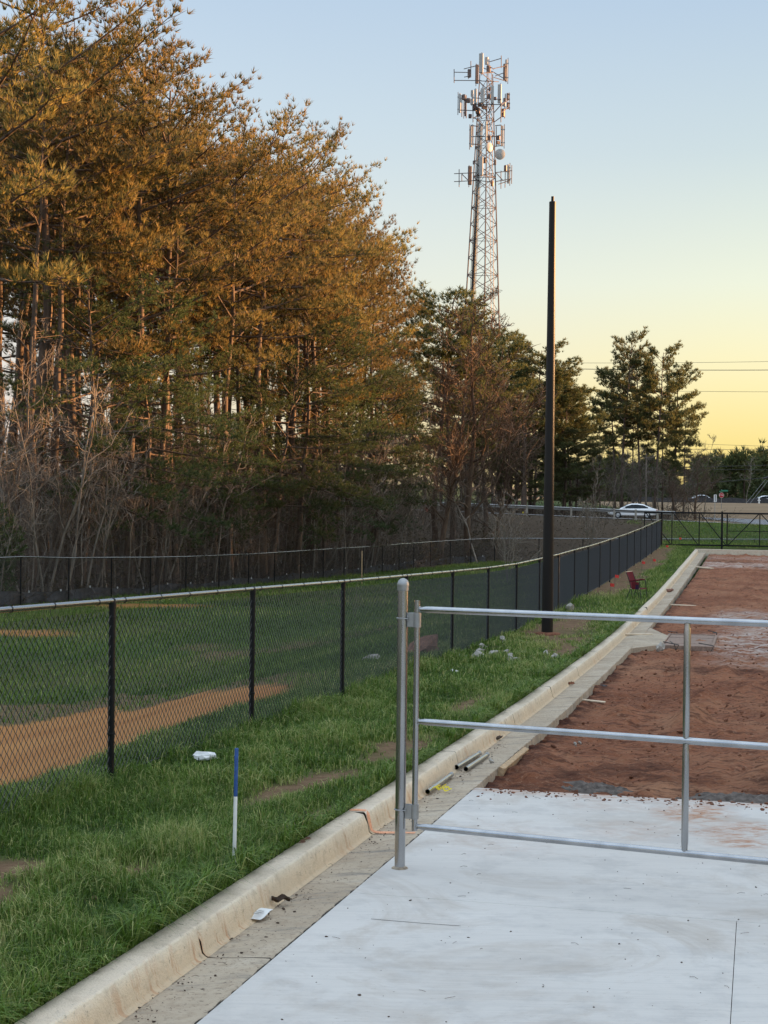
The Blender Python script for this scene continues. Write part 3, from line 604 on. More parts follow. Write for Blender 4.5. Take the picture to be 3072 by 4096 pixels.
# ------------------------------------------------------------------ tall dark light pole without its lamp
pb = W(28.4, -3.80, gA(28.4)-.03); lp = thing('light_pole', pb, 'tall dark bronze pole without a lamp rising beside the black fence', 'light pole'); hpl = at(2213, 806, pb[1])[2]-pb[2]
mb = MB(); zz = np.linspace(-.1, hpl-.02, 14); mb.tube(np.stack([0*zz, 0*zz, zz], -1), np.interp(zz, [0, hpl], [.108, .0625]), 32); mb.obj('shaft', M['pole'], smooth='auto').parent = lp
mb = MB(); mb.lathe([(0, .012), (.05, .012), (.064, .004), (.064, -.03)], (0, 0, hpl-.02), 28); mb.obj('pole_cap', M['pole'], smooth='auto').parent = lp
mb = MB(); mb.tube([(0, 0, hpl-.01), (0, 0, hpl+.085)], .028, 20); mb.obj('tenon', M['pole'], smooth='auto').parent = lp
mb = MB(); mb.lathe([(.25, 0), (.24, .03), (.14, .045), (.10, .05)], (0, 0, .0), 20); mb.obj('mud_collar', M['clod'], smooth=True).parent = lp
# ------------------------------------------------------------------ small things on the verge and in the gutter
s, t = 7.69, -2.67; sp = W(s, t, gA(s)-.02); stk = thing('marker_stake', sp, 'slim white marker stake with a blue painted top in the grass beside the kerb', 'stake'); hs = at(940, 2992, sp[1])[2]-sp[2]; stk.rotation_euler = (.02, .012, 0)
mb = MB(); mb.tube([(0, 0, -.05), (0, 0, hs*.60)], .0098, 14); mb.obj('white_shaft', M['white'], smooth='auto').parent = stk
mb = MB(); mb.tube([(0, 0, hs*.60), (0, 0, hs*.66), (0, 0, hs-.002), (0, 0, hs)], [.0100, .0103, .0103, .0088], 14); mb.obj('painted_top', M['blue'], smooth='auto').parent = stk
def crumple(name, loc, r, seed, m, label, cat, flat=.45, up=.0):
    r = r*.62; mb = MB(); lump((0, 0, r*flat*.45), r, seed, flat, 2, mb); v = mb.v[0]; v *= [1.35, .8, 1.] if m is M['paper'] else [1., 1., 1.]; rr = np.random.default_rng(seed); v += rr.normal(size=v.shape)*r*.10
    return tag((lambda o: (setattr(o, 'location', [float(q) for q in loc]), o)[1])(mb.obj(name, m)), label, cat)
def onA(px, py, c=0.): s, t = hitA(px, py, c); return W(s, t, gA(s)+c)
crumple('litter', W(10.9, -4.02, gA(10.9)+.07), .10, 3, M['paper'], 'crumpled white paper lying in the grass beyond the blue topped stake', 'litter', .36)
crumple('stone', onA(1176, 2965, .03), .06, 4, M['stone'], 'tan stone on the grass between the paper litter and the fence', 'stone', .9)
crumple('litter', onA(1815, 2688, .03), .12, 5, M['paper'], 'flattened pale litter on the grass just right of the gate end tube', 'litter', .3)
crumple('stone', onA(2042, 2630, .02), .085, 6, M['stone'], 'small white stone on the grass before the light pole', 'stone', .8)
crumple('stone', onA(2026, 2614, .02), .09, 7, M['stone'], 'grey stone touching the far side of a white stone on the grass', 'stone', .6)
crumple('stone', onA(2012, 2568, .03), .13, 8, M['stone'], 'pale stone at the fence foot left of the light pole', 'stone', .9)
crumple('stone', onA(1930, 2592, .03), .10, 9, M['stone'], 'white stone at the fence foot, second from the light pole', 'stone', .8)
crumple('stone', onA(2278, 2435, .03), .16, 10, M['stone'], 'pale stone at the fence foot right of the light pole', 'stone', .8)
crumple('stone', onA(375, 3603, .0), .028, 12, M['redrock'], 'small reddish stone in the grass near the foreground kerb', 'stone', .8)
crumple('stone', onA(2678, 2364, -.10), .16, 14, M['redrock'], 'brown clod lying in the gutter opposite the camp chair', 'clod', .5)
crumple('stone', onA(1965, 3049, -.11), .033, 15, M['stone'], 'tan stone in the gutter beside the timber offcut', 'stone', .85)
crumple('stone', onA(2302, 2983, -.17), .042, 17, M['stone'], 'round pale stone on the clay under the middle rail of the gate', 'stone', .95)
crumple('stone', onA(2320, 2975, -.17), .026, 18, M['stone'], 'small round stone tucked beside a larger one on the clay', 'stone', .95)
crumple('stone', onA(2640, 2596, -.15), .16, 19, M['stone'], 'whitish lump at the corner of the drain apron', 'stone', .7)
crumple('clod', onA(1630, 2975-40, -.11), .035, 20, M['clod'], 'muddy clod at the kerb foot behind the gate end tube', 'clod', .6)
crumple('clod', onA(1995, 2955, -.115), .06, 22, M['crumb'], 'dark heap of mud against the kerb foot beyond the loose pipes', 'clod', .4)
crumple('clod', onA(2285, 2735, -.115), .07, 23, M['clod'], 'brown mud heap at the kerb foot above the middle rail', 'clod', .4)
crumple('litter', onA(2412, 2748, -.18), .06, 24, M['dark'], 'black scrap of plastic at the broken gutter edge', 'litter', .7)
mb = MB(); mb.box((0, 0, .01), (.30, .055, .018), bev=.004); o = tag(mb.obj('wood_scrap', M['cream']), 'pale splinter of wood on the clay near the gutter edge', 'wood scrap'); o.location = onA(2372, 2808, -.19); o.rotation_euler = (0, .05, -.35)
mb = MB(); mb.box((0, 0, .01), (.8, .12, .03), bev=.006); o = tag(mb.obj('wood_scrap', M['cream']), 'pale board lying on the clay beyond the drain cover', 'wood scrap'); o.location = onA(2729, 2423, -.19); o.rotation_euler = (0, .03, -.15)
mb = MB(); mb.box((0, 0, .012), (.75, .09, .03), bev=.006); o = tag(mb.obj('wood_scrap', M['cream']), 'pale stick lying across the gutter beside the drain apron', 'wood scrap'); o.location = onA(2540, 2540, -.12); o.rotation_euler = (0, .03, .35)
mb = MB(); mb.box((0, 0, .02), (1.1, .22, .05), bev=.01); o = tag(mb.obj('wood_scrap', M['cream']), 'bleached board at the far end of the clay near the kerb corner', 'wood scrap'); o.location = onA(2803, 2272, -.18); o.rotation_euler = (0, .04, -.9)
# orange paint line over kerb and gutter at a joint
mb = MB(); mid = np.array([(.015, .0025), (.06, .0035), (.112, .0025), (.127, -.0035), (.1375, -.017), (.1492, -.07), (.1605, -.1165), (.1745, -.1285), (.22, -.1322), (.30, -.1255), (.40, -.1175), (.445, -.1145)])
wd = .027+.006*np.sin(np.arange(len(mid))*1.7); mb.grid(np.stack([W(9.475+.012*np.sin(np.arange(len(mid)))+e*wd, tKB(9.4)+mid[:, 0], gA(9.47)+mid[:, 1]) for e in (-1, -.3, .4, 1)], 0)[:, ::-1]); tag(mb.obj('paint_line', M['orange'], smooth=True), 'orange paint line sprayed over kerb and gutter at a joint', 'paint mark')
mb = MB(); mb.grid(np.stack([W(8.35+np.linspace(0, .16, 6), tKB(8.4)+.01+e*.03+.01*np.sin(np.arange(6)*2.), gA(8.4)+.003) for e in (0, 1)], 0)[:, ::-1]); tag(mb.obj('paint_line', M['redrock']), 'rusty smear of clay on the kerb top before the orange line', 'stain')
# paper tag, leaf, pipes, ribbon, timber
c = W(7.14, -2.34, gA(7.14)-.118); mb = MB(); u, v = np.meshgrid(np.linspace(-.07, .07, 8), np.linspace(-.034, .034, 4), indexing='ij'); mb.grid(np.stack([u, v, .006+.010*np.sin(u*30)+.004], -1)[::-1]); o = mb.obj('paper_tag', M['paper'], smooth=True); o.location = c; o.rotation_euler = (0, 0, 1.15); tag(o, 'white paper tag with faint print lying in the gutter', 'paper tag')
mb = MB(); [mb.box((-.045+.026*k, 0, .022), (.010, .03, .0006)) for k in range(3)]; mb.obj('print', M['galv_dull']).parent = o
mb = MB(); u, v = np.meshgrid(np.linspace(-1, 1, 9), np.linspace(-1, 1, 5), indexing='ij'); mb.grid(np.stack([u*.05, v*.024*(1-.7*u*u), .012+.02*np.abs(v)+.008*np.sin(u*5)], -1)[::-1]); mb.tube([(.05, 0, .012), (.09, .01, .02)], .0015, 4); o = tag(mb.obj('leaf', M['deadleaf'], smooth=True), 'curled dead brown leaf in the gutter beyond the paper tag', 'leaf'); o.location = W(7.43, -2.33, gA(7.4)-.122); o.rotation_euler = (.2, 0, .4)
def pipe(a, b, r, label):
    c = W(a[0], a[1], gA(a[0])-.122+r); d = W(b[0], b[1], gA(b[0])-.122+r); p = thing('steel_pipe', c, label, 'pipe', 'loose pipes in the gutter'); e = d-c; mb = MB(); mb.tube([(0, 0, 0), e], r, 18, cap=False); mb.tube([e, (0, 0, 0)], r*.85, 18, cap=False); mb.obj('tube', M['galv'], smooth='auto').parent = p
    un = e/np.linalg.norm(e); mb = MB(); mb.tube([e-un*.05, e+un*.01], r*1.12, 18); mb.obj('coupling', M['galv_dull'], smooth='auto').parent = p
pipe((12.24, -2.36), (13.12, -2.33), .0185, 'galvanised pipe offcut in the gutter, the one of the pair nearer the kerb')
pipe((12.17, -2.27), (13.05, -2.25), .0185, 'galvanised pipe offcut in the gutter, the one of the pair nearer the clay')
pipe((10.98, -2.33), (11.85, -2.325), .0175, 'single galvanised pipe lying at the kerb foot beside yellow tape')
mb = MB()
for k in range(7):
    a = R.uniform(0, 6.28); q = np.linspace(0, 1, 8)[:, None]; p0 = np.array([R.uniform(-.03, .03), R.uniform(-.03, .03), .008]); path = p0+q*[np.cos(a)*.08, np.sin(a)*.08, 0]+np.sin(q*5+k)*[.008, .006, .012]+[0, 0, .014]; mb.grid(np.stack([path, path+[.006, .004, .010]], 0))
o = tag(mb.obj('tape', M['yellow']), 'crumpled yellow tape in the gutter by the single pipe', 'tape'); o.location = W(11.12, -2.29, gA(11.1)-.124)
a, b = W(12.35, -2.015, gA(12.35)-.155), W(13.62, -2.005, gA(13.6)-.155); mb = MB(); mb.box((0, 0, 0), (np.linalg.norm(b-a), .05, .085), bev=.004); o = tag(mb.obj('timber', M['wood']), 'short timber offcut lying against the gutter edge on the clay', 'timber'); o.location = (a+b)/2+[0, 0, .01]; o.rotation_euler = (.25, -math.asin((b-a)[2]/np.linalg.norm(b-a)), math.atan2((b-a)[1], (b-a)[0]))
# pin flags
FL = [((2441, 2343), 'red pin flag in bare soil, nearest to the light pole'), ((2460, 2313), 'red pin flag just beyond the one nearest the light pole'), ((2568, 2253), 'red pin flag at the fence foot behind the camp chair'), ((2612, 2241), 'red pin flag out on the bare soil between fence and far kerb corner'), ((2664, 2186), 'red pin flag below the end of the sliding gate'), ((2717, 2166), 'red pin flag in the grass seen through the sliding gate')]
for k, (p, lab) in enumerate(FL):
    s, t = hitA(p[0], p[1], .30) if k < 5 else (74.5, t_at(2717, 2166, 74.5)); t = max(t, T0+.12) if k < 4 else t
    fl = thing('pin_flag', W(s, t, float(terr(*W(s, t)[:2]))), lab, 'flag', 'red pin flags', rz=R.uniform(-.5, .5)); hf = .38
    mb = MB(); mb.tube([(0, 0, -.05), (0, 0, hf)], .004, 5); mb.obj('wire', M['dark']).parent = fl
    u, v = np.meshgrid(np.linspace(0, .105, 6), np.linspace(-.04, .04, 4), indexing='ij'); mb = MB(); mb.grid(np.stack([u, .025*np.sin(u*30+k), hf-.05+v-.02*u*5], -1)); mb.obj('flag', M['red'], smooth=True).parent = fl
# camp chair
cs, ct = 39.3, -2.98; ch = thing('camp_chair', W(cs, ct, gA(cs)-.01), 'maroon folding camp chair with side pouches standing on the verge by the kerb', 'chair', rz=-PSI-.28); ch.scale = (.88,)*3
def tub(name, pts, r, m, par=ch): mb = MB(); mb.tube(pts, r, 8); o = mb.obj(name, m, smooth='auto'); o.parent = par; return o
for y in (-.25, .25):
    tub('leg', [(-.24, y, .02), (-.13, y, .30), (-.10, y, .34)], .011, M['dark']); tub('leg', [(.20, y, .02), (.16, y, .34), (.15, y, .52), (.10, y, .56), (-.12, y, .52)], .012, M['dark'])
    tub('back_frame', [(-.10, y, .30), (-.16, y, .55), (-.26, y, .78)], .011, M['dark']); tub('rocker_foot', [(-.26, y, .02), (.0, y, .0), (.22, y, .02)], .011, M['dark'])
    tub('rear_strut', [(-.10, y, .30), (-.05, y, .02)], .010, M['dark'])
    tub('armrest', [(-.15, y, .53), (.02, y, .565), (.12, y, .56)], .02, M['maroon'])
tub('piping', [(-.265, -.25, .79), (-.265, .25, .79)], .012, M['cream'])
tub('seat_piping', [(-.12, -.262, .315), (.17, -.262, .315)], .010, M['cream'])
mb = MB(); u, v = np.meshgrid(np.linspace(-.25, .25, 6), np.linspace(0, 1, 6), indexing='ij'); Pp = np.stack([-.10-.165*v-.03*np.sin(v*3)*(1-(u/.25)**2), u, .31+.48*v], -1); mb.grid(Pp); mb.grid(Pp[::-1]+[.012, 0, 0]); mb.obj('backrest', M['maroon'], smooth=True).parent = ch
mb = MB(); mb.box((.03, 0, .315), (.32, .5, .025), bev=.008); mb.obj('seat', M['maroon']).parent = ch
for x, m in ((-.02, 'maroon'), (.09, 'purple')):
    mb = MB(); mb.box((x, -.275, .40), (.105, .03, .20), bev=.01); po = mb.obj('pouch', M[m]); po.parent = ch
    mb = MB(); mb.box((x, -.292, .47), (.105, .008, .07), bev=.003); mb.obj('pouch_flap', M['maroon']).parent = po
# wooden stake in front of the back fence
c = at(1447, 2315, 69.); mb = MB(); zt_ = at(1447, 2208, 69.)[2]; zg_ = float(terr(c[0], c[1])); mb.box((0, 0, (zt_-zg_)/2), (.06, .03, zt_-zg_+.1), bev=.004); o = tag(mb.obj('survey_stake', M['wood']), 'bare wooden survey stake in front of the fence by the wood', 'stake'); o.location = (c[0], c[1], zg_)
# rocks in the basin
g0 = ground_hit(1690, 2625); g0 = (g0[0], g0[1]); crumple('boulder', (g0[0], g0[1], float(terr(*g0))), .42, 30, M['redrock'], 'reddish brown boulder in the basin behind the black fence', 'rock', .75)
crumple('boulder', (g0[0]-.75, g0[1]-.6, float(terr(g0[0]-.75, g0[1]-.6))), .20, 31, M['stone'], 'pale stone beside the reddish boulder in the basin', 'rock', .5)
for k in range(7):
    a, b = g0[0]+.5+R.uniform(0, 1.6), g0[1]+R.uniform(-.8, .4); crumple('rubble_stone', (a, b, float(terr(a, b))), R.uniform(.08, .17), 40+k, M['stone'], 'grey rubble stone in the row right of the reddish boulder', 'rock', .6)['group'] = 'rubble stones behind the fence'
# ------------------------------------------------------------------ lattice mast
YT = 162.
def tp(zx, zy, dy=0.): return at(1600+zx/1.843, 150+zy/1.843, YT+dy)
tb = at(1922, 2009, YT); tb[2] = -1.
tower = thing('cell_tower', tb, 'tall steel lattice phone mast hung with pale panel antennas behind the trees', 'tower')
def tpart(mb, name, m, par=None, **k):
    mb.v = [q-tb for q in mb.v] if par is None or True else mb.v
    o = mb.obj(name, m, **k); o.parent = par or tower; return o
ztop_ = tp(620, 270)[2]
def legs(z):                                   # three legs: left, right, and the one nearest the viewer
    w = np.interp(z, [-1, ztop_], [5.6, 1.35]); cxz = np.interp(z, [-1, ztop_], [at(1918, 1990, YT)[0], tp(636, 300)[0]])
    return np.array([(cxz-w/2, YT+w*.25, z), (cxz+w/2, YT+w*.28, z), (cxz+.02*w, YT-w*.55, z)])
zl = np.linspace(-1, ztop_, 24)
for k in range(3): mb = MB(); mb.tube([legs(z)[k] for z in zl], np.linspace(.11, .055, 24), 6); tpart(mb, 'leg', M['tsteel'], smooth='auto')
zs = [-1.]
while zs[-1] < ztop_-1: zs.append(zs[-1]+np.interp(zs[-1], [-1, ztop_], [2.6, 1.25]))
for (a, b) in ((0, 1), (1, 2), (2, 0)):
    mb = MB()
    for i, (z0, z1) in enumerate(zip(zs[:-1], zs[1:])):
        A, B = legs(z0), legs(z1); mb.tube([A[a], B[b]], .035, 4, cap=False); mb.tube([A[b], B[a]], .035, 4, cap=False)
        if i % 2 == 0: mb.tube([A[a], A[b]], .03, 4, cap=False)
    tpart(mb, 'lattice_face', M['tsteel'])
mb = MB()
for k in range(9):
    o = (k-4)*.055; mb.tube([legs(z)[0]*(.68-.03*(k % 3))+legs(z)[2]*(.32+.03*(k % 3))+[o, -.05+.04*(k % 2), 0] for z in np.linspace(-1, tp(600, 640)[2], 16)], .03, 4, cap=False)
tpart(mb, 'cable_bundle', M['tcable'])
mb = MB(); zz = np.linspace(-1, ztop_, 90); mb.tube([legs(z)[2]*.45+legs(z)[1]*.55+[-.15, 0, 0] for z in zz], .03, 4); mb.tube([legs(z)[2]*.45+legs(z)[1]*.55+[.15, 0, 0] for z in zz], .03, 4)
for z in zz: q = legs(z)[2]*.45+legs(z)[1]*.55; mb.tube([q-[.15, 0, 0], q+[.15, 0, 0]], .014, 4, cap=False)
tpart(mb, 'ladder', M['tsteel'])
def panel(zx, y0, y1, w, m='antenna', dy=0., yaw=.0, depth=.22, lab=None):
    a, b = tp(zx, y0, dy), tp(zx, y1, dy); c = (a+b)/2; h = a[2]-b[2]; ww = w/1.843/FPX*(YT+dy); Mz = rotz(yaw); mb = MB(); mb.box(c, (ww, depth, h), Mz, bev=.04)
    o = tpart(mb, 'panel_antenna', M[m]); mb = MB(); q = c+Mz@np.array([0, depth/2+.10, 0]); mb.tube([q-[0, 0, h*.6], q+[0, 0, h*.58]], .04, 6); mb.box(q-[0, .05, h*.32], (.10, .2, .10)); mb.box(q+[0, -.05, h*.32], (.10, .2, .10)); tpart(mb, 'mount_pipe', M['tsteel'], o)
    return o
for a in ((597, 123, 267, 31, 'antenna', -2.2, -.35), (637, 150, 206, 24, 'antenna', -1.2, -.5), (566, 206, 346, 24, 'tsteel', 1.6, .4), (509, 246, 302, 20, 'tsteel', 1.0, .3), (781, 168, 330, 12, 'antenna', 1.2, -1.2), (768, 200, 322, 18, 'tsteel', 1.0, -1.2),
          (608, 380, 488, 28, 'antenna', -2.4, -.2), (556, 385, 493, 19, 'antenna', -2., .1), (531, 393, 440, 20, 'antenna', -1.6, .1), (529, 456, 500, 24, 'antenna', -1.7, .1), (679, 362, 490, 21, 'antenna', -2., .1), (733, 350, 490, 27, 'antenna', -1.8, -.4), (440, 418, 560, 12, 'antenna', .2, 1.1), (482, 440, 585, 10, 'tsteel', .8, .9), (792, 415, 470, 14, 'tsteel', .6, -1.1), (793, 482, 532, 14, 'tsteel', .6, -1.1), (765, 480, 512, 26, 'antenna', -.4, -.4),
          (524, 655, 812, 14, 'antenna', .6, .8), (634, 622, 762, 14, 'antenna', -1.3, -1.0), (754, 655, 806, 9, 'antenna', .4, -1.2), (597, 880, 1020, 28, 'antenna', -2., -.3), (514, 952, 1090, 28, 'tsteel', 1.2, .4), (797, 938, 1080, 12, 'antenna', 1.0, -1.), (776, 945, 990, 20, 'tsteel', .8, -.6)): panel(*a)
def bars(name, segs, r=.045):
    mb = MB()
    for (x0, y0, d0, x1, y1, d1) in segs: mb.tube([tp(x0, y0, d0), tp(x1, y1, d1)], r, 5)
    tpart(mb, name, M['tsteel'])
bars('top_mount', [(398, 262, .5, 520, 264, .4), (398, 322, .5, 600, 324, .2), (398, 240, .5, 398, 340, .5), (470, 238, -1, 560, 215, -.6), (472, 298, -1, 510, 290, -.8), (521, 180, -.8, 521, 300, -.8), (660, 185, -1.2, 745, 160, -1), (745, 140, -1, 745, 230, -1), (690, 235, -.5, 772, 216, .6), (690, 300, -.5, 772, 325, .6), (590, 270, -2, 690, 262, 0), (575, 215, 1, 690, 262, .5), (560, 325, 1, 690, 330, .5), (688, 262, .5, 780, 318, 1), (700, 290, .5, 775, 262, 1), (655, 165, -1.2, 655, 260, -1.2), (600, 268, -2.1, 670, 325, -.3), (690, 330, 0, 725, 332, .8), (645, 210, -1, 690, 240, 0)])
bars('platform_mount', [(440, 452, .2, 560, 470, -1.5), (440, 540, .2, 560, 545, -1.5), (530, 497, -2, 745, 500, -2), (530, 450, -2, 745, 462, -2), (545, 600, -1.5, 590, 560, 0), (535, 590, -1, 600, 630, 0), (745, 500, -2, 795, 470, .5), (745, 560, -1.5, 795, 520, .5), (690, 630, .2, 760, 580, -.5), (690, 560, .2, 745, 500, -2), (560, 505, -2, 600, 600, 0), (610, 488, -2.2, 640, 560, -.3), (680, 490, -2, 650, 560, -.3), (455, 430, .4, 455, 590, .4), (487, 430, .6, 487, 600, .6), (537, 440, -1, 537, 630, -1), (745, 480, -1.6, 742, 630, -1.4), (775, 420, .6, 770, 600, .6)], .05)
for (x, y, w, h, d) in ((470, 445, 22, 40, .3), (503, 470, 26, 34, .5), (548, 520, 30, 40, -1.2), (572, 545, 30, 42, -1), (590, 500, 24, 30, -1.8), (516, 585, 24, 30, 0), (770, 470, 20, 36, 0), (758, 560, 22, 60, 0), (655, 440, 22, 34, -1), (660, 385, 16, 26, -.6), (700, 455, 20, 22, -.6), (655, 745, 28, 36, -.9), (620, 910, 20, 40, -1.4), (722, 745, 28, 30, .2), (722, 780, 28, 24, .2), (543, 925, 10, 28, .8), (575, 575, 26, 26, -.6), (700, 925, 12, 40, .2), (680, 1080, 18, 40, .2), (508, 270, 20, 60, 1.), (652, 240, 30, 50, -.4), (620, 520, 40, 26, -1.6)):
    mb = MB(); c = tp(x, y, d); mb.box(c, (w/1.843/38, .25, h/1.843/38), rotz(R.uniform(-.6, .6)), bev=.03); tpart(mb, 'radio_unit', M['tsteel'])
bars('mid_mount', [(520, 655, .6, 535, 648, .6), (537, 648, .6, 537, 800, .6), (537, 655, .6, 575, 660, .3), (540, 735, .6, 700, 735, .2), (537, 790, .6, 580, 792, .3), (700, 655, .3, 745, 650, .3), (745, 650, .3, 745, 806, .3), (708, 660, .2, 708, 810, .2), (700, 806, .2, 755, 800, .4), (700, 735, .2, 745, 722, .3), (640, 690, -1, 690, 700, 0)], .05)
bars('lower_mount', [(398, 1008, .8, 560, 1000, .4), (398, 1066, .8, 560, 1058, .4), (435, 975, .8, 435, 1105, .8), (455, 1010, .7, 455, 1062, .7), (455, 1010, .7, 500, 1055, .5), (590, 1020, -2, 700, 1035, -.4), (700, 1000, .3, 825, 985, 1), (705, 1065, .3, 820, 1045, 1), (823, 945, 1, 821, 1082, 1), (743, 985, .6, 743, 1118, .6), (775, 960, .8, 773, 1110, .8), (705, 1000, .3, 760, 1060, .7), (560, 1020, .3, 690, 1005, 0), (540, 1055, .3, 690, 1070, 0), (725, 1085, .4, 800, 1060, .9)])
for (x, y, r, d, yaw) in ((657, 812, .95/2, -2.1, .75), (737, 864, .56, -1.2, .25)):
    mb = MB(); Mx = rotz(yaw)@np.array([[1, 0, 0], [0, 0, -1], [0, 1, 0]]); mb.lathe([(0, .14), (r*.6, .12), (r*.98, .05), (r, 0), (r, -.12), (r*.6, -.3), (0, -.36)], tp(x, y, d), 24, Mx); o = tpart(mb, 'dish_antenna', M['antenna'], smooth='auto')
    mb = MB(); mb.tube([tp(x, y, d)+[0, .3, 0], tp(x, y, d)+[-.2 if x > 700 else .25, 1.2, 0]], .05, 6); tpart(mb, 'dish_arm', M['tsteel'], o)
# ------------------------------------------------------------------ car
def car(name, loc, rz, label, sca=1., group=None):
    c = thing(name, loc, label, 'car', group, rz); c.scale = (sca,)*3
    st = np.array([(-2.40, .55, .55, .80, .60), (-2.34, .42, .62, .90, .78), (-2.0, .30, .80, .98, .86), (-1.4, .24, .86, .98, .91), (-.6, .22, .88, .96, .92), (.4, .22, .88, .94, .92), (1.1, .23, .86, .92, .91), (1.7, .26, .78, .84, .88), (2.2, .34, .66, .74, .80), (2.36, .42, .58, .66, .66), (2.42, .48, .54, .6, .5)])
    mb = MB(); P = []
    for x, zb, zm, zt, w in st: P.append([(x, -w*.86, zb), (x, -w, zb+.1), (x, -w*1.0, zm-.1), (x, -w*.97, zm), (x, -w*.86, zt), (x, 0, zt+.03), (x, w*.86, zt), (x, w*.97, zm), (x, w, zm-.1), (x, w, zb+.1), (x, w*.86, zb)])
    mb.grid(np.array(P)); mb.grid(np.array([P[0], [(st[0][0], 0, .6)]*11])[::-1]); mb.grid(np.array([P[-1], [(st[-1][0], 0, .52)]*11])); b = mb.obj('body', M['car'], smooth='auto'); b.parent = c
    roof = [(-2.02, .97, .70), (-1.55, 1.16, .66), (-1.0, 1.36, .60), (-.4, 1.44, .57), (.15, 1.43, .56), (.6, 1.30, .59), (1.05, 1.08, .66), (1.28, .93, .72)]
    mb = MB(); P = [[(x, -(w+.10*(1.44-z)), .93), (x, -w-.02, max(z-.10, .93)), (x, -w*.85, z), (x, 0, z+.025), (x, w*.85, z), (x, w+.02, max(z-.10, .93)), (x, w+.10*(1.44-z), .93)] for x, z, w in roof]; mb.grid(np.array(P)); mb.obj('roof', M['car'], smooth='auto').parent = c
    for sy in (-1, 1):
        mb = MB(); up = [(-1.45, 1.09), (-1.0, 1.28), (-.4, 1.355), (.12, 1.345), (.55, 1.22), (.88, 1.06)]; y = lambda z: sy*(.745-.14*(z-.93)/.5+.012*0)
        top = [(x, sy*(np.interp(x, [q[0] for q in roof], [q[2] for q in roof])+.05+.09*(1.44-z)), z) for x, z in up]; bot = [(x, sy*(np.interp(x, [q[0] for q in roof], [q[2]+.10*(1.44-q[1]) for q in roof])+.03), .985) for x, z in up]
        g = np.array([bot, top]); mb.grid(g if sy < 0 else g[::-1]); w = mb.obj('side_window', M['carglass']); w.parent = c
        mb = MB(); mb.box((-.28, sy*.70, 1.16), (.05, .03, .36)); mb.obj('window_pillar', M['dark']).parent = w
        mb = MB(); mb.box((.78, sy*1.0, 1.02), (.14, .16, .11), bev=.03); mb.obj('mirror', M['car']).parent = c
        mb = MB(); mb.box((-2.30, sy*.70, .80), (.16, .30, .14), bev=.03); mb.obj('taillight', M['tail']).parent = c
        mb = MB(); mb.box((2.24, sy*.66, .64), (.22, .26, .10), bev=.03); mb.obj('headlight', M['signwhite']).parent = c
        for x in (-1.38, 1.42):
            Mx = np.array([[1, 0, 0], [0, 0, 1], [0, -1, 0]]); mb = MB(); mb.lathe([(.20, -.1), (.31, -.1), (.325, -.07), (.325, .07), (.31, .1), (.20, .1)], (x, sy*.82, .325), 18, Mx); wh = mb.obj('wheel', M['rubber'], smooth='auto'); wh.parent = c
            mb = MB(); mb.lathe([(0, -.03), (.20, -.07), (.205, 0), (.20, .07), (0, .03)], (x, sy*.83, .325), 14, Mx); mb.obj('rim', M['galv_dull']).parent = wh
    mb = MB(); mb.grid(np.array([[(.62, -.55, 1.30), (.62, .55, 1.30)], [(1.20, -.62, .98), (1.20, .62, .98)]])+[.012, 0, .012]); mb.obj('windscreen', M['carglass']).parent = c
    mb = MB(); mb.grid(np.array([[(-1.9, -.60, 1.03), (-1.9, .60, 1.03)], [(-1.12, -.52, 1.33), (-1.12, .52, 1.33)]])+[-.012, 0, .014]); mb.obj('rear_window', M['carglass']).parent = c
    return c
cpos = at(2533, 2060, 139.); car('white_car', (cpos[0], 139., float(road_z(cpos[0]))+.02), math.pi-.22, 'white saloon car driving along the far road behind the guardrail', .93)
for k, (px, Yc, lab, rz) in enumerate(((2809, 268, 'white car parked beyond the brown field left of the stop sign', .2), (3066, 268, 'pale car parked beyond the brown field at the edge of the view', .1))):
    c = at(px, 2020, Yc); car('parked_car', (c[0], Yc, 2.05+.15), rz, lab)
# ------------------------------------------------------------------ guardrail
gr = thing('guardrail', (0, road_edge(0), 0), 'galvanised guardrail of corrugated beam on short posts along the far road', 'guardrail'); g0_ = np.array(gr.location)
xg = np.linspace(-46, 23.4, 120); prof = [(-.0, .50), (.05, .54), (.05, .58), (-.02, .63), (.05, .68), (.05, .72), (0, .76)]
mb = MB(); Pg = np.array([np.stack([xg, road_edge(xg)-.05-a, road_z(xg)+b+.02], -1) for a, b in prof])-g0_; mb.grid(Pg); mb.grid(Pg[::-1]+[0, .012, 0]); mb.obj('beam', M['galv_dull'], smooth='auto').parent = gr
gpx = [2107-176*k for k in range(1, 9)]+[2107, 2284, 2456, 2542, 2629, 2688]
mb = MB(); mb.box((0, 0, .30), (.16, .14, 1.04), bev=.015); gpm = mb.mesh('guard_post', M['wood'] if False else M['stone'])
for px in gpx:
    r = ray(px, 2060); Yp = 130.
    for _ in range(6): Yp = float(road_edge(r[0]*Yp))-.12
    x = r[0]*Yp; child('post', gpm, gr, np.array([x, Yp-.08, float(road_z(x))])-g0_)
mb = MB(); mb.box((0, 0, 0), (.10, .03, .14), bev=.01); refl = mb.mesh('reflector', M['yellow'])
c = at(2092, 2050, road_edge(12)-.16); child('reflector', refl, gr, np.array(c)-g0_)
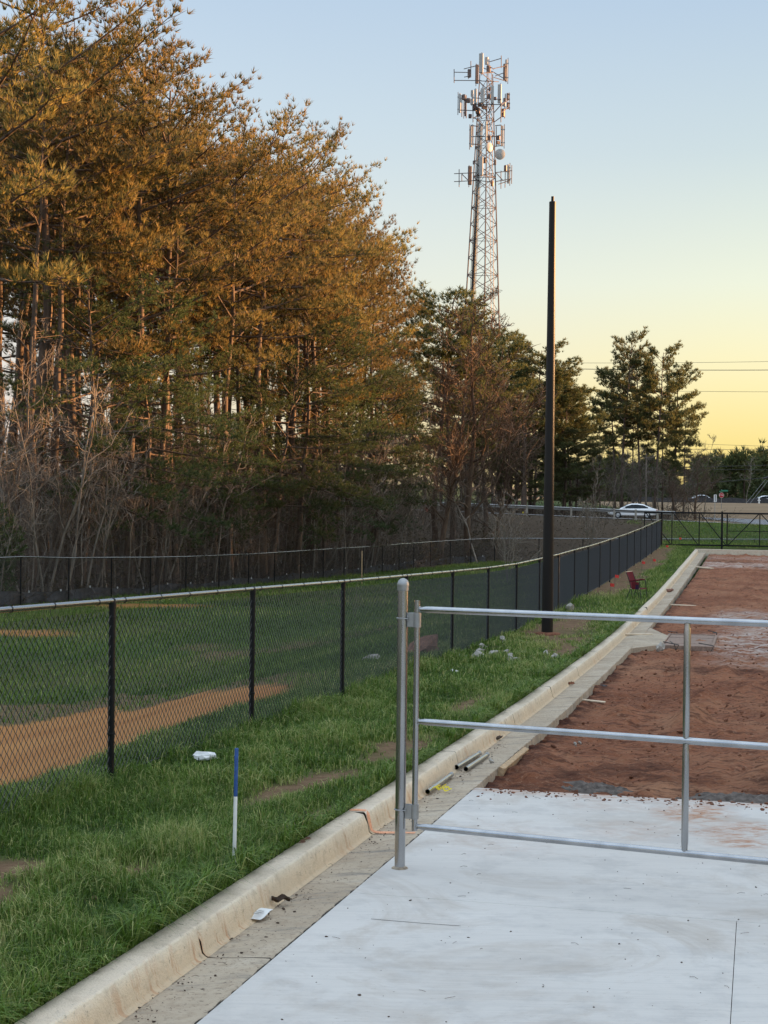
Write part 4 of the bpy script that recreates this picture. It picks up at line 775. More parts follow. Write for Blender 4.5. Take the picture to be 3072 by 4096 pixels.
# ------------------------------------------------------------------ signs
def text_mesh(body, size):
    cu = bpy.data.curves.new('lettering', 'FONT'); cu.body = body; cu.size = size; cu.align_x = 'CENTER'; cu.align_y = 'CENTER'; cu.extrude = .004
    o = bpy.data.objects.new('lettering', cu); COL.objects.link(o); dg = bpy.context.evaluated_depsgraph_get(); me = bpy.data.meshes.new_from_object(o.evaluated_get(dg)); bpy.data.objects.remove(o); return me
c = at(2886, 1981, 200.); zg_ = float(terr(c[0], 200.)); ss = thing('stop_sign', (c[0], 200., zg_), 'red octagonal stop sign on a thin post beyond the road, under a green street sign', 'road sign', rz=.12); h = c[2]-zg_
mb = MB(); mb.tube([(0, .03, -.1), (0, .03, h+.75)], .035, 6); mb.obj('post', M['galv_dull']).parent = ss
oc = lambda r, y: [(r*math.cos(math.radians(22.5+45*k)), y, h+r*math.sin(math.radians(22.5+45*k))) for k in range(8)]
for nm, r, y, m in (('sign_border', .36, .0, 'signwhite'), ('sign_face', .325, -.008, 'signred')):
    mb = MB(); a = oc(r, y-.006); b = oc(r, y+.006); mb.add(a+b, [tuple(range(8)), tuple(range(15, 7, -1))]+[(k, k+8, (k+1) % 8+8, (k+1) % 8) for k in range(8)]) if False else None
    v = np.array(a+b+[(0, y-.006, h), (0, y+.006, h)]); f = [(16, k, (k+1) % 8) for k in range(8)]+[(17, 8+(k+1) % 8, 8+k) for k in range(8)]+[(k, k+8, (k+1) % 8+8, (k+1) % 8) for k in range(8)]; mb.add(v, f); mb.obj(nm, M[m]).parent = ss
tm = text_mesh('STOP', .24); tm.materials.append(M['signwhite']); o = child('lettering', tm, ss, (0, -.022, h)); o.rotation_euler = (math.pi/2, 0, 0)
c2 = at(2898, 1963, 200.); c3 = at(2866, 1966, 200.)
mb = MB(); mb.box((c2[0]-c[0], 0, c2[2]-zg_), (.95, .012, .20), bev=.004); a = mb.obj('street_name_blade', M['signgreen']); a.parent = ss
mb = MB(); mb.box((-.2, 0.02, c2[2]-zg_-.12+.0), (.75, .012, .17), rotz(1.0), bev=.004); mb.obj('street_name_blade', M['signgreen']).parent = ss
c = at(2861, 1993, 129.); zg_ = float(terr(c[0], 129.)); ns = thing('road_sign', (c[0], 129., zg_), 'narrow white sign with a dark vertical stripe on a thin post at the roadside', 'road sign'); h = c[2]-zg_
mb = MB(); mb.tube([(-.02, .03, -.1), (-.02, .03, h+.3)], .03, 6); mb.obj('post', M['stone']).parent = ns
mb = MB(); mb.box((0, 0, h), (.24, .012, .62), bev=.004); mb.obj('sign_face', M['signwhite']).parent = ns
mb = MB(); mb.box((.01, -.009, h+.01), (.045, .006, .52)); mb.obj('stripe', M['dark']).parent = ns
c = at(1706, 2000, 128.); zg_ = float(terr(c[0], 128.)); cn = thing('traffic_cone', (c[0], 128., zg_), 'red and white traffic cone by the road seen between trunks', 'cone')
mb = MB(); mb.box((0, 0, .02), (.42, .42, .04), bev=.01); mb.obj('foot', M['dark']).parent = cn
mb = MB(); mb.lathe([(.17, .04), (.03, .86), (0, .87)], (0, 0, 0), 16); mb.obj('cone_body', M['red'], smooth='auto').parent = cn
mb = MB(); mb.lathe([(.113, .38), (.073, .62)], (0, 0, 0), 16); mb.obj('white_collar', M['white'], smooth=True).parent = cn
c = at(3036, 2020, 258.); zg_ = float(terr(c[0], 258.)); hy = thing('standpipe', (c[0], 258., zg_), 'white standpipe standing on the far edge of the brown field', 'standpipe'); mb = MB(); mb.lathe([(.16, 0), (.16, .1), (.12, .12), (.12, .62), (.16, .66), (.13, .82), (0, .9)], (0, 0, 0), 12); mb.tube([(-.24, 0, .5), (.24, 0, .5)], .07, 8); mb.obj('barrel', M['white'], smooth='auto').parent = hy
mb = MB(); xa = np.linspace(42, 110, 70); mb.grid(np.stack([np.stack([xa, 262+.3*np.sin(xa), terr(xa, 262.)+e*(.85+.12*np.sin(xa*1.3))], -1) for e in (-.1, .5, 1)], 0)); mb.grid(np.stack([np.stack([xa, 262.02+.3*np.sin(xa), terr(xa, 262.)+e*(.85+.12*np.sin(xa*1.3))], -1) for e in (1, .5, -.1)], 0)); tag(mb.obj('silt_fence', M['silt']), 'low black silt fence along the top of the brown field', 'silt fence')
# ------------------------------------------------------------------ poles and wires
YP = 192.
def wire(p0, p1, Y0, Y1, sag, r, label, x0=1880, x1=3420, name='power_line'):
    sl = (p1[1]-p0[1])/(p1[0]-p0[0]); a, b = at(x0, p0[1]+sl*(x0-p0[0]), Y0), at(x1, p0[1]+sl*(x1-p0[0]), Y1); u = np.linspace(0, 1, 24)[:, None]; mb = MB(); mb.tube(a*(1-u)+b*u+[0, 0, 1]*(-sag*4*u*(1-u)+sag*.75), r, 5, cap=False)
    return tag(mb.obj(name, M['tcable']), label, 'wire')
wire((2300, 1451.8), (3072, 1447), YP, YP, .25, .022, 'topmost thin power line across the yellow sky')
wire((2300, 1475.7), (3072, 1480.9), YP, YP, .25, .042, 'thick twin power line, second from the top across the yellow sky')
wire((2300, 1557), (3072, 1568), YP, YP, .25, .022, 'single power line midway down the yellow sky')
wire((2700, 1771), (3072, 1785.5), YP+30, YP+30, .2, .022, 'power line just over the far tree tops, upper of the low pair')
wire((2700, 1795), (3072, 1800), YP+30, YP+30, .2, .03, 'power line just over the far tree tops, lower of the low pair')
wire((2700, 1868.5), (3072, 1861), YP+20, YP+20, .15, .03, 'cable crossing in front of the dark far wood, upper')
wire((2700, 1876), (3072, 1879.3), YP+20, YP+20, .15, .025, 'cable crossing in front of the dark far wood, just under another')
wire((2780, 1935), (3060, 1911), YP+8, YP+8, .2, .035, 'black cable sloping up to a splice box at the right')
for px, Yp, py, lab in ((1880, YP, 1425, 'tall utility pole hidden among the trees that ends the power lines'), (3420, YP, 1425, 'tall utility pole beyond the right side that carries the power lines')):
    c = at(px, py, Yp); zg_ = float(terr(c[0], Yp)); up = thing('utility_pole', (c[0], Yp, zg_), lab, 'utility pole'); mb = MB(); mb.tube([(0, 0, -.5), (0, 0, c[2]-zg_+.6)], [.19, .12], 10); mb.obj('shaft', M['bark_gray'], smooth='auto').parent = up
    for k, py2 in enumerate((1450, 1476, 1558)): z = at(px, py2, Yp)[2]-zg_; mb = MB(); mb.box((0, -.02, z-.12), (2.2-.5*k, .12, .12)); mb.obj('crossarm', M['bark_gray']).parent = up
c = at(2585, 1815, 156.); zg_ = float(terr(c[0], 156.)); up = thing('utility_pole', (c[0], 156., zg_), 'pale slim utility pole standing in the thicket behind the white car', 'utility pole'); mb = MB(); mb.tube([(0, 0, -.5), (0, 0, c[2]-zg_)], [.10, .07], 8); mb.obj('shaft', M['bark_gray'], smooth='auto').parent = up; mb = MB(); mb.box((0, -.1, c[2]-zg_-.4), (.5, .1, .1)); mb.obj('crossarm', M['bark_gray']).parent = up
a, b = at(2984, 2014, 200.), at(3120, 1845, 200.); mb = MB(); mb.tube([a, b], .02, 4); tag(mb.obj('guy_wire', M['galv_dull']), 'pale guy wire slanting up in front of the far wood', 'wire'); mb = MB(); mb.tube([a+[.5, 0, 0], b+[.4, 0, 0]], .02, 4); tag(mb.obj('guy_wire', M['galv_dull']), 'second guy wire running parallel beside the pale one', 'wire')
c = at(3066, 1911, 200.); mb = MB(); mb.tube([c-[.45, 0, .1], c+[.45, 0, .12]], .11, 8); tag(mb.obj('splice_box', M['dark']), 'dark splice box hanging on the sloping black cable', 'splice box')
# ------------------------------------------------------------------ vegetation builders
def unit(v): return v/(np.linalg.norm(v, axis=-1, keepdims=True)+1e-9)
def tufts(mb, P, D, k, l, w, spread, tint, rng):
    n = len(P); Dn = np.repeat(unit(D), k, 0); q = rng.normal(size=(n*k, 3)); dr = unit(Dn+spread*unit(q)*rng.random((n*k, 1))**.5)
    L = l*(.65+.5*rng.random((n*k, 1))); b = np.repeat(P, k, 0)+dr*.02; sd = unit(np.cross(dr, rng.normal(size=(n*k, 3))))*w*.5
    v = np.stack([b-sd, b+sd, b+dr*L+[0, 0, -.04]*L], 1).reshape(-1, 3); f = np.arange(n*k*3).reshape(-1, 3)
    mb.add(v, f, 0, np.repeat(np.clip(np.repeat(tint, k)+.12*rng.normal(size=n*k), 0, 1), 3))
def pine(seed, H, cb=.42, lmax=4.6, nl=44, dens=1., droop=.0, mat='needles', lean=.4, k=10, tl=.27, tw=.033, dead=14, top=.35):
    g = np.random.default_rng(seed); tr = MB(); nd = MB(); zt = np.linspace(0, 1, 12); wob = np.cumsum(g.normal(size=(12, 2))*.09, 0)
    tp_ = np.stack([wob[:, 0]+lean*zt**2*g.choice([-1, 1]), wob[:, 1]+lean*.5*zt**2, zt*H], -1); tp_[0, 2] = -.4; r0 = .0098*H
    tr.tube(tp_, np.interp(zt, [0, .03, .5, 1], [r0*1.25, r0, r0*.68, .03]), 9, cap=False)
    at_ = lambda u: np.array([np.interp(u, zt, tp_[:, i]) for i in range(3)])
    TP, TD, TT = [], [], []
    for i in range(nl):
        u = cb+(1-cb)*((i+g.random())/nl)**.92*.985; az = i*2.4+g.normal()*.5; c = (u-cb)/(1-cb)
        l = lmax*np.interp(c, [0, .2, .45, .7, .88, 1], [.72, 1., .98, .76, .55, .30])*(.72+.36*g.random()); rise = np.interp(c, [0, .3, .7, 1], [-.05-droop, .18-droop*.7, .38, .62])+g.normal()*.25
        uu = np.linspace(0, 1, 7); o = at_(u); side = np.cumsum(g.normal(size=7)*.07)*l*.4; d = np.array([math.cos(az), math.sin(az)]); p = np.array([-d[1], d[0]])
        pts = np.stack([o[0]+d[0]*l*uu+p[0]*side*uu, o[1]+d[1]*l*uu+p[1]*side*uu, o[2]+l*(rise*uu+.16*uu**2-droop*.25*uu**2)], -1)
        tr.tube(pts, np.linspace(.012+.011*l, .009, 7), 5, cap=False)
        ns = int((l*2.9+3)*dens)
        for j in range(ns):
            w = .40+.60*(j+g.random())/ns; b = np.array([np.interp(w, uu, pts[:, q]) for q in range(3)]); sgn = 1 if j % 2 else -1; aa = az+sgn*g.uniform(.35, 1.15); sl = (.34+.13*l)*(1. if w < .85 else .8)*(.55+.75*g.random())
            e = b+np.array([math.cos(aa), math.sin(aa), g.uniform(-.10, .75)-droop*.35])*sl; m = (b+e)/2+[0, 0, -.05*sl]
            tr.tube([b, m, e], [.011, .008, .004], 3, cap=False)
            nt = max(2, int(sl*5.0*dens)); q = np.linspace(.25, 1.0, nt)[:, None]+g.normal(size=(nt, 1))*.03
            pp = b+(e-b)*q+g.normal(size=(nt, 3))*.11; TP.append(pp); TD.append(np.tile(unit(e-b)*.55+[0, 0, .9-.6*droop], (nt, 1))); TT.append(np.full(nt, .35+.3*g.random())+.18*g.normal(size=nt))
        TP.append(pts[-1:]); TD.append((pts[-1:]-pts[-2:-1])*2+[0, 0, .2]); TT.append(np.array([.6]))
    for i in range(dead):                      # dead snags on the bare part of the trunk
        u = g.uniform(.15, cb+.1); az = g.uniform(0, 6.28); l = g.uniform(.5, 2.2); o = at_(u); tr.tube([o, o+[math.cos(az)*l*.6, math.sin(az)*l*.6, .1*l], o+[math.cos(az+.2)*l, math.sin(az+.2)*l, -.05*l]], [.022, .014, .005], 4, cap=False)
    tufts(nd, np.vstack(TP), np.vstack(TD), k, tl, tw, .95, np.clip(np.concatenate(TT), 0, 1), g)
    return tr.mesh('pine_trunk', M['bark'], smooth=True), nd.mesh('pine_crown', M[mat], attr='tint')
def bare(seed, H, n1=12, n2=6, n3=4, spread=.55, r0=None, mat='twig', crook=.10, first=.25, up=.35, stems=1, twigr=.0085):
    g = np.random.default_rng(seed); tr = MB(); br = MB(); r0 = r0 or .0062*H
    def path(p, d, L, n, wob):
        out = [p]; d = d.copy()
        for _ in range(n): d = unit(d+g.normal(size=3)*wob+[0, 0, up*.12]); out.append(out[-1]+d*L/n)
        return np.array(out)
    for sidx in range(stems):
        d0 = unit(np.array([g.normal()*.08, g.normal()*.08, 1])) if stems == 1 else unit(np.array([math.cos(sidx*2.3)*.22, math.sin(sidx*2.3)*.22, 1]))
        h = H*(1 if sidx == 0 else g.uniform(.6, .95)); T = path(np.array([0, 0, -.2]), d0, h, 9, crook); tr.tube(T, np.linspace(r0, .012, 10)*(1 if sidx == 0 else .7), 7, cap=False)
        for i in range(n1):
            u = first+(1-first)*(i+g.random())/n1; b = np.array([np.interp(u, np.linspace(0, 1, 10), T[:, q]) for q in range(3)]); az = i*2.4+g.normal()*.4; L = H*.36*(1.15-u)*(.6+.7*g.random())+.3
            B = path(b, np.array([math.cos(az)*spread, math.sin(az)*spread, .55]), L, 6, .22); rb = np.interp(u, [0, 1], [r0*.42, .014]); br.tube(B, np.linspace(rb, .007, 7), 5, cap=False)
            for j in range(n2):
                u2 = .2+.8*(j+g.random())/n2; b2 = np.array([np.interp(u2, np.linspace(0, 1, 7), B[:, q]) for q in range(3)]); a2 = g.uniform(0, 6.28); dd = unit(B[-1]-B[0])*.7+np.array([math.cos(a2), math.sin(a2), .5])*.6; L2 = L*.42*(1.2-u2*.6)*(.6+.7*g.random())+.12
                C = path(b2, dd, L2, 4, .25); br.tube(C, np.linspace(max(rb*.4, twigr), twigr*.6, 5), 3, cap=False)
                for k in range(n3):
                    u3 = .2+.8*g.random(); b3 = np.array([np.interp(u3, np.linspace(0, 1, 5), C[:, q]) for q in range(3)]); dd = unit(C[-1]-C[0])*.8+g.normal(size=3)*.55; e = b3+unit(dd)*L2*.5*(.4+g.random()); br.tube([b3, (b3+e)/2+g.normal(size=3)*.03, e], [twigr, twigr*.8, twigr*.5], 3, cap=False)
    return tr.mesh('bare_trunk', M[mat], smooth=True), br.mesh('bare_branches', M[mat])
def proto(name, meshes, parts=('trunk', 'crown')):
    o = bpy.data.objects.new(name, None); o.empty_display_size = .3
    ch = []
    for nm, me in zip(parts, meshes): c = bpy.data.objects.new(nm, me); c.parent = o; ch.append(c)
    return o, ch
def plant(pr, loc, H, H0, rz, label, cat='tree', group=None, wx=1., tilt=(0, 0)):
    o, ch = pr; H = H*(.945 if cat == 'pine tree' else 1.); r = o.copy(); COL.objects.link(r); r.location = [float(q) for q in loc]; r.rotation_euler = (tilt[0], tilt[1], rz); s = H/H0; r.scale = (s*wx, s*wx, s); tag(r, label, cat, group)
    for c in ch: d = c.copy(); COL.objects.link(d); d.parent = r
    return r
PINES = [(proto('pine_tree', pine(100+i, 19., *a)), 19.) for i, a in enumerate([(.42, 5.0, 38, 1.35), (.52, 4.5, 33, 1.35), (.38, 5.4, 41, 1.3), (.48, 4.7, 35, 1.35), (.58, 4.2, 31, 1.4)])]
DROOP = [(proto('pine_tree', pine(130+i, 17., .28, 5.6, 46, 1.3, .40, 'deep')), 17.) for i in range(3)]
THIN = [(proto('pine_tree', pine(150+i, 19., .66, 2.9, 26, 1.0, 0, 'needles', .5, 9, .27, .034, 16)), 19.) for i in range(3)]
FARP = [(proto('pine_tree', pine(160+i, 20., a, b, 46, 1.35, .05, 'needles_far', .5, 10, .40, .060, 8)), 20.) for i, (a, b) in enumerate(((.40, 4.2), (.46, 3.8), (.30, 4.4), (.14, 4.6)))]
BARE = [(proto('bare_tree', bare(200+i, 9., *a), ('trunk', 'branches')), 9.) for i, a in enumerate([(14, 6, 4, .55), (12, 7, 4, .7), (16, 5, 4, .45), (12, 6, 5, .6), (15, 6, 4, .8)])]
SAPL = [(proto('sapling', bare(230+i, 6., 9, 4, 3, .5, .035, 'bark_gray', .08, .3), ('trunk', 'branches')), 6.) for i in range(4)]
BROAD = [(proto('bare_tree', bare(250+i, 12., 24, 10, 8, .75, .16, 'twig_red', .06, .14, .9, 1, .013), ('trunk', 'branches')), 12.) for i in range(2)]
MULTI = [(proto('sapling', bare(270+i, 4.5, 7, 4, 3, .45, .03, 'bark_gray', .06, .2, .6, 4), ('trunk', 'branches')), 4.5) for i in range(2)]
def dpos(xd, Y, c=0.): x = float(ray(xd*1.8517, 2009)[0]*Y); return x, Y, float(terr(x, Y))+c
def dtop(xd, yd, Y): return float(at(xd*1.8517, yd*1.8517, Y)[2])
def yf(xd): return float(np.interp(xd*1.8517, [-80]+XB, [47.]+[q[1] for q in PB[3:]]))
def near_post(x):                              # which gap of the far fence lies in front
    n = ['first', 'second', 'third', 'fourth', 'fifth', 'sixth', 'seventh', 'eighth', 'ninth', 'tenth', 'eleventh', 'twelfth', 'thirteenth', 'fourteenth', 'fifteenth', 'sixteenth', 'seventeenth', 'eighteenth', 'corner']
    return n[int(np.argmin(np.abs(np.array(XB)-x*1.8517)))]
G_P = 'pines at the edge of the wood'
FRONT = [(-45, -330, 54, 0, 'tall pine leaning into view at the upper corner, highest of the wood'), (75, -150, 56, 3, 'tall pine whose orange lit boughs cross the top of the wood'), (160, 60, 60, 1, 'tall pine half hidden left of the great rounded pine'), (285, 62, 57, 0, 'great rounded pine crowning the wood behind the fourth far fence post'), (372, 150, 62, 2, 'broad pine sloping down from the highest crown of the wood'), (490, 300, 66, 1, 'lower pine filling the dip between the two tallest crowns'), (572, 246, 71, 3, 'pine with a round separate top next to a dip in the wood'), (628, 285, 75, 1, 'tall pine with open feathery top right of the round separate one'), (672, 395, 78, 2, 'pine with a ragged shoulder on the falling edge of the wood'), (755, 472, 84, 0, 'pine with a spiky lone leader on the falling edge of the wood'), (800, 540, 88, 3, 'last full pine on the falling edge of the wood before the bare twigs')]
k = 0
for x, yt, Y, v, lab in FRONT:
    Y = max(Y, yf(x)+3.); p = dpos(x, Y); h = dtop(x, yt, Y)-p[2]; plant(PINES[v][0], p, h, PINES[v][1], R.uniform(0, 6.28), lab, 'pine tree', G_P, 1.05 if x < 600 else .88)
for x, yt, Y, v in ((325, 650, 57, 1), (400, 790, 57, 2), (470, 740, 61, 0), (585, 760, 65, 1), (705, 800, 71, 2), (770, 730, 79, 0), (805, 800, 85, 1), (180, 560, 60, 2), (640, 640, 74, 0)):
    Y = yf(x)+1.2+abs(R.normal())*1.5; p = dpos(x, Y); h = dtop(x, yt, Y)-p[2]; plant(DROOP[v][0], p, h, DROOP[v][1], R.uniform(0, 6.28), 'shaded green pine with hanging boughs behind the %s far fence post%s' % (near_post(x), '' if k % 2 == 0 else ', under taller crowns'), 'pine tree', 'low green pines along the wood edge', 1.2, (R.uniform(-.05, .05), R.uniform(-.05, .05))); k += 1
SX = [-60, 0, 250, 300, 330, 430, 550, 600, 690, 750, 800, 815, 870, 885, 900]; SY = [-150, -80, 0, 20, 75, 120, 235, 255, 262, 340, 430, 510, 540, 610, 700]
for i in range(17):
    x = -40+i*46+R.uniform(-14, 14); Y = yf(x)+R.uniform(9, 34); yt = np.interp(x+45, SX, SY)+R.uniform(70, 240); p = dpos(x, Y); v = i % 5; h = max(dtop(x, yt, Y)-p[2], 8.)
    plant(PINES[v][0], p, h, PINES[v][1], R.uniform(0, 6.28), 'pine standing deeper in the wood behind the front row of crowns', 'pine tree', 'pines deeper in the wood')
for i in range(44):
    x = -60+i*21.5+R.uniform(-9, 9); Y = yf(x)+R.uniform(2.5, 26); yt = np.interp(x+30, SX, SY)+R.uniform(80, 360); p = dpos(x, Y); v = i % 3; h = max(dtop(x, yt, Y)-p[2], 7.)
    plant(THIN[v][0], p, h, THIN[v][1], R.uniform(0, 6.28), 'slender pine trunk with a small high crown inside the wood', 'pine tree', 'slender pines inside the wood', 1., (R.uniform(-.04, .04), R.uniform(-.04, .04)))
for i in range(112):
    x = -40+i*8.5+R.uniform(-8, 8); Y = yf(x)+abs(R.normal())*4.5+.9; p = dpos(x, Y); h = R.uniform(2.5, 7.5)*(1.3 if i % 9 == 0 else 1); v = i % 5
    plant(BARE[v][0], p, h, BARE[v][1], R.uniform(0, 6.28), 'leafless young tree tangled in the dark lower wood', 'bare tree', 'leafless young trees in the wood', 1.1, (R.uniform(-.12, .12), R.uniform(-.15, .15)))
for i in range(60):
    x = -30+i*15.5+R.uniform(-7, 7); Y = yf(x)+abs(R.normal())*2.5+.7; p = dpos(x, Y); h = R.uniform(3., 9); v = i % 4
    plant(SAPL[v][0], p, h, SAPL[v][1], R.uniform(0, 6.28), 'thin grey sapling rising just behind the far fence', 'sapling', 'grey saplings along the far fence', 1., (R.uniform(-.15, .15), R.uniform(-.2, .2)))
# centre clump between the wood and the light pole
for x, yt, Y, v, lab in ((885, 575, 108, 0, 'bare upright tree with fine pale twigs beside the last full pine'), (905, 590, 112, 3, 'second bare upright tree with pale twigs left of the mast')):
    p = dpos(x, Y); h = dtop(x, yt, Y)-p[2]; plant(BARE[v][0], p, h, BARE[v][1], v, lab, 'bare tree')
for x, yt, Y, v, lab in ((930, 612, 105, 1, 'pine with a tufted narrow top left of the mast'), (972, 645, 113, 0, 'pine directly left of the mast foot'), (1045, 695, 118, 0, 'pine hidden behind the broad reddish bare tree'), (1078, 720, 148, 2, 'pine right of the mast foot standing across the road'), (1108, 710, 150, 1, 'pine right of the mast with an uneven top across the road'), (1150, 735, 152, 0, 'pine just left of the dark light pole across the road'), (1182, 770, 149, 2, 'pine directly behind the dark light pole across the road'), (1216, 762, 151, 0, 'pine just right of the dark light pole across the road'), (1236, 825, 155, 1, 'last pine of the centre clump, facing the open sky')):
    p = dpos(x, Y); h = dtop(x, yt, Y)-p[2]; plant(FARP[v][0], p, h, FARP[v][1], R.uniform(0, 6.28), lab, 'pine tree', 'pines of the centre clump', 1.3)
for x, yt, Y, v, lab in ((1150, 850, 147, 3, 'bushy green pine with low boughs left of the light pole'), (1212, 870, 148, 3, 'bushy green pine with low boughs right of the light pole'), (1112, 930, 146, 3, 'smallest bushy green pine left of the light pole'), (1245, 930, 150, 3, 'small bushy green pine at the right end of the centre clump'), (1068, 900, 147, 3, 'bushy green pine across the road below the mast')):
    p = dpos(x, Y); h = dtop(x, yt, Y)-p[2]; plant(FARP[v][0], p, h, FARP[v][1], R.uniform(0, 6.28), lab, 'pine tree', 'bushy pines of the centre clump', 1.5)
for x, yt, Y, v, lab in ((1012, 655, 102, 0, 'broad rounded bare tree with dense reddish twigs below the mast'), (950, 760, 99, 1, 'dense reddish bare tree left of the broad rounded one'), (1070, 860, 108, 1, 'dark bare tree right of the broad rounded reddish one')):
    p = dpos(x, Y); h = dtop(x, yt, Y)-p[2]; plant(BROAD[v][0], p, h, BROAD[v][1], x, lab, 'bare tree', None, 1.15)
for i in range(20):
    x = 880+i*8.+R.uniform(-7, 7); Y = R.uniform(103, 118); p = dpos(x, Y); plant(BARE[i % 5][0], p, R.uniform(3.5, 8), 9., R.uniform(0, 6.28), 'bare sapling in the thicket below the mast and light pole', 'bare tree', 'bare saplings below the mast', 1.1, (R.uniform(-.15, .15), R.uniform(-.15, .15)))
p = dpos(1035, 98); plant(SAPL[1][0], p, 7.5, 6., 1., 'dark slanting trunk rising behind the corner of the far fence', 'bare tree', None, 1.6, (0, .20))
# clump beyond the road on the right
for x, yt, Y, v, lab in ((1345, 715, 166, 0, 'tallest pine of the clump beyond the road'), (1332, 790, 170, 1, 'pine leaning out on the left flank of the clump beyond the road'), (1385, 745, 168, 1, 'pine with a dark lobe in the middle of the clump beyond the road'), (1418, 740, 164, 0, 'twin trunked looking pine right of the tallest one beyond the road'), (1452, 778, 169, 1, 'pine on the right shoulder of the clump beyond the road'), (1478, 885, 166, 2, 'short pine at the right end of the clump beyond the road'), (1296, 900, 172, 2, 'short pine at the left end of the clump beyond the road'), (1368, 850, 174, 2, 'low pine filling the middle of the clump beyond the road'), (1432, 870, 172, 2, 'low pine filling the right half of the clump beyond the road')):
    p = dpos(x, Y); h = dtop(x, yt, Y)-p[2]; plant(FARP[v][0], p, h, FARP[v][1], x*.7, lab, 'pine tree', 'pines beyond the road', .92)
for i in range(30):
    x = 1225+i*9.4+R.uniform(-6, 6); Y = R.uniform(150, 172); p = dpos(x, Y); plant(BARE[i % 5][0], p, R.uniform(3.5, 7.5), 9., R.uniform(0, 6.28), 'bare shrub in the thicket under the pines beyond the road', 'bare tree', 'bare shrubs beyond the road', 1.5, (R.uniform(-.2, .2), R.uniform(-.2, .2)))
for x, yt, Y, v, lab in ((1502, 975, 152, 0, 'rounded reddish bare bush at the right end of the roadside thicket'), (1462, 1000, 150, 1, 'bare bush right behind the tail of the white car'), (1285, 1010, 150, 1, 'bare bush left of the white car')):
    p = dpos(x, Y); h = dtop(x, yt, Y)-p[2]; plant(BROAD[v][0], p, h, BROAD[v][1], x, lab, 'bare bush', None, 1.5)
p = dpos(1612, 236); pl = plant(SAPL[2][0], p, dtop(1618, 985, 236)-p[2], 6., .5, 'pale bare tree standing alone before the far wood', 'bare tree', None, 1.6)
p = dpos(1520, 175); plant(BARE[1][0], p, dtop(1520, 935, 175)-p[2], 9., 2., 'airy bare tree whose twigs reach the yellow sky at the clump end', 'bare tree', None, 1.)
# saplings in the basin
for x, yt, Y, v, wx, lab in ((1100, 1060, 62, 0, 1.0, 'many stemmed bare sapling in the basin left of the light pole'), (1275, 1010, 72, 1, .9, 'many stemmed bare sapling in the basin right of the light pole')):
    p = dpos(x, Y); plant(MULTI[v][0], p, dtop(x, yt, Y)-p[2], 4.5, 1.3, lab, 'sapling', None, wx)
p = dpos(773, 30.); plant(SAPL[0][0], p, dtop(775, 1255, 30.)-p[2], 6., 0., 'whip thin pale sapling in the basin seen through the black mesh', 'sapling', None, .55)
# evergreen shrub at the left edge
def leafmass(n, rx, ry, h, l, w, mat, name, seed, up=.3):
    g = np.random.default_rng(seed); mb = MB(); P = unit(g.normal(size=(n, 3)))*(g.random((n, 1))**.4)*[rx, ry, h/2]+[0, 0, h/2]; P[:, :2] *= (1+.25*np.sin(P[:, 2:3]*3+P[:, :1]*2)); D = unit(P-[0, 0, h*.35])+[0, 0, up]; tufts(mb, P, D, 5, l, w, 1.1, g.random(n)*.6+.2, g); return mb.mesh(name, M[mat], attr='tint')
sh = thing('evergreen_shrub', dpos(-6, 50.), 'glossy evergreen shrub cut by the left edge in front of the wood', 'shrub'); child('foliage', leafmass(900, .75, .75, 3.4, .17, .06, 'under_leaf', 'shrub_foliage', 5), sh); mb = MB(); mb.tube([(0, 0, -.1), (.05, 0, 1.5), (0, .1, 2.8)], [.05, .03, .01], 6); mb.obj('stem', M['bark_gray']).parent = sh
# ------------------------------------------------------------------ undergrowth
mb = MB(); lf = MB(); g = np.random.default_rng(77)
def brush(n, fx, fy, hmin, hmax, r=.006):
    for _ in range(n):
        x = fx(); y = fy(x); z = float(terr(x, y)); h = g.uniform(hmin, hmax); a = g.uniform(0, 6.28); ln = g.uniform(.2, 1.9)*h; q = np.linspace(0, 1, 5)[:, None]
        mb.tube(np.array([x, y, z-.1])+q*[0, 0, h]+np.sin(q*1.5)**2*[math.cos(a)*ln, math.sin(a)*ln, -h*.25]+g.normal(size=(5, 3))*.05, np.linspace(r*1.5, r*.6, 5), 3, cap=False)
wx_ = lambda: g.uniform(-24, 8); wy_ = lambda x: float(np.interp(x, [-34.7, -11.65, -.05, 7.2, 9], [-20, 49.4, 84, 101, 102]))+.8+abs(g.normal())*9
brush(2600, wx_, wy_, .4, 2.2); brush(1300, lambda: g.uniform(-22, 26), lambda x: 103+g.random()**1.5*(float(road_edge(x))-104), .25, .85, .008); brush(900, lambda: g.uniform(8, 33), lambda x: g.uniform(144, 170), .5, 2.0, .012)
tag(mb.obj('undergrowth', M['brush']), 'tangle of bare stems and vines under the trees', 'undergrowth', kind='stuff')
def leaves(n, xs_, ys_, hmax, l, w):
    x = xs_(n); y = ys_(x); z = terr(x, y)+g.random(n)**1.6*hmax; D = unit(g.normal(size=(n, 3)))+[0, 0, .4]; return np.stack([x, y, z], -1), D
mb = MB()
by = lambda x: np.interp(x, [-34.7, -11.65, -.05, 7.2, 9], [-20, 49.4, 84, 101, 102])+.6+np.abs(g.normal(size=len(x)))*10
P, D = leaves(9000, lambda n: g.uniform(-24, 8, n), by, 2.2, 0, 0); cl = (fbm(P[:, 0], P[:, 1]*1., 1.1, 41)+fbm(P[:, 0], P[:, 2], 2.1, 42)) > -.1; tufts(mb, P[cl], D[cl], 5, .16, .05, 1.2, g.random(cl.sum())*.7, g)
P, D = leaves(5200, lambda n: g.uniform(-20, 23, n), lambda x: 102.5+g.random(len(x))*(road_edge(x)-104.5), .35, 0, 0); tufts(mb, P, D, 5, .13, .035, 1.2, g.random(len(P))*.8, g)
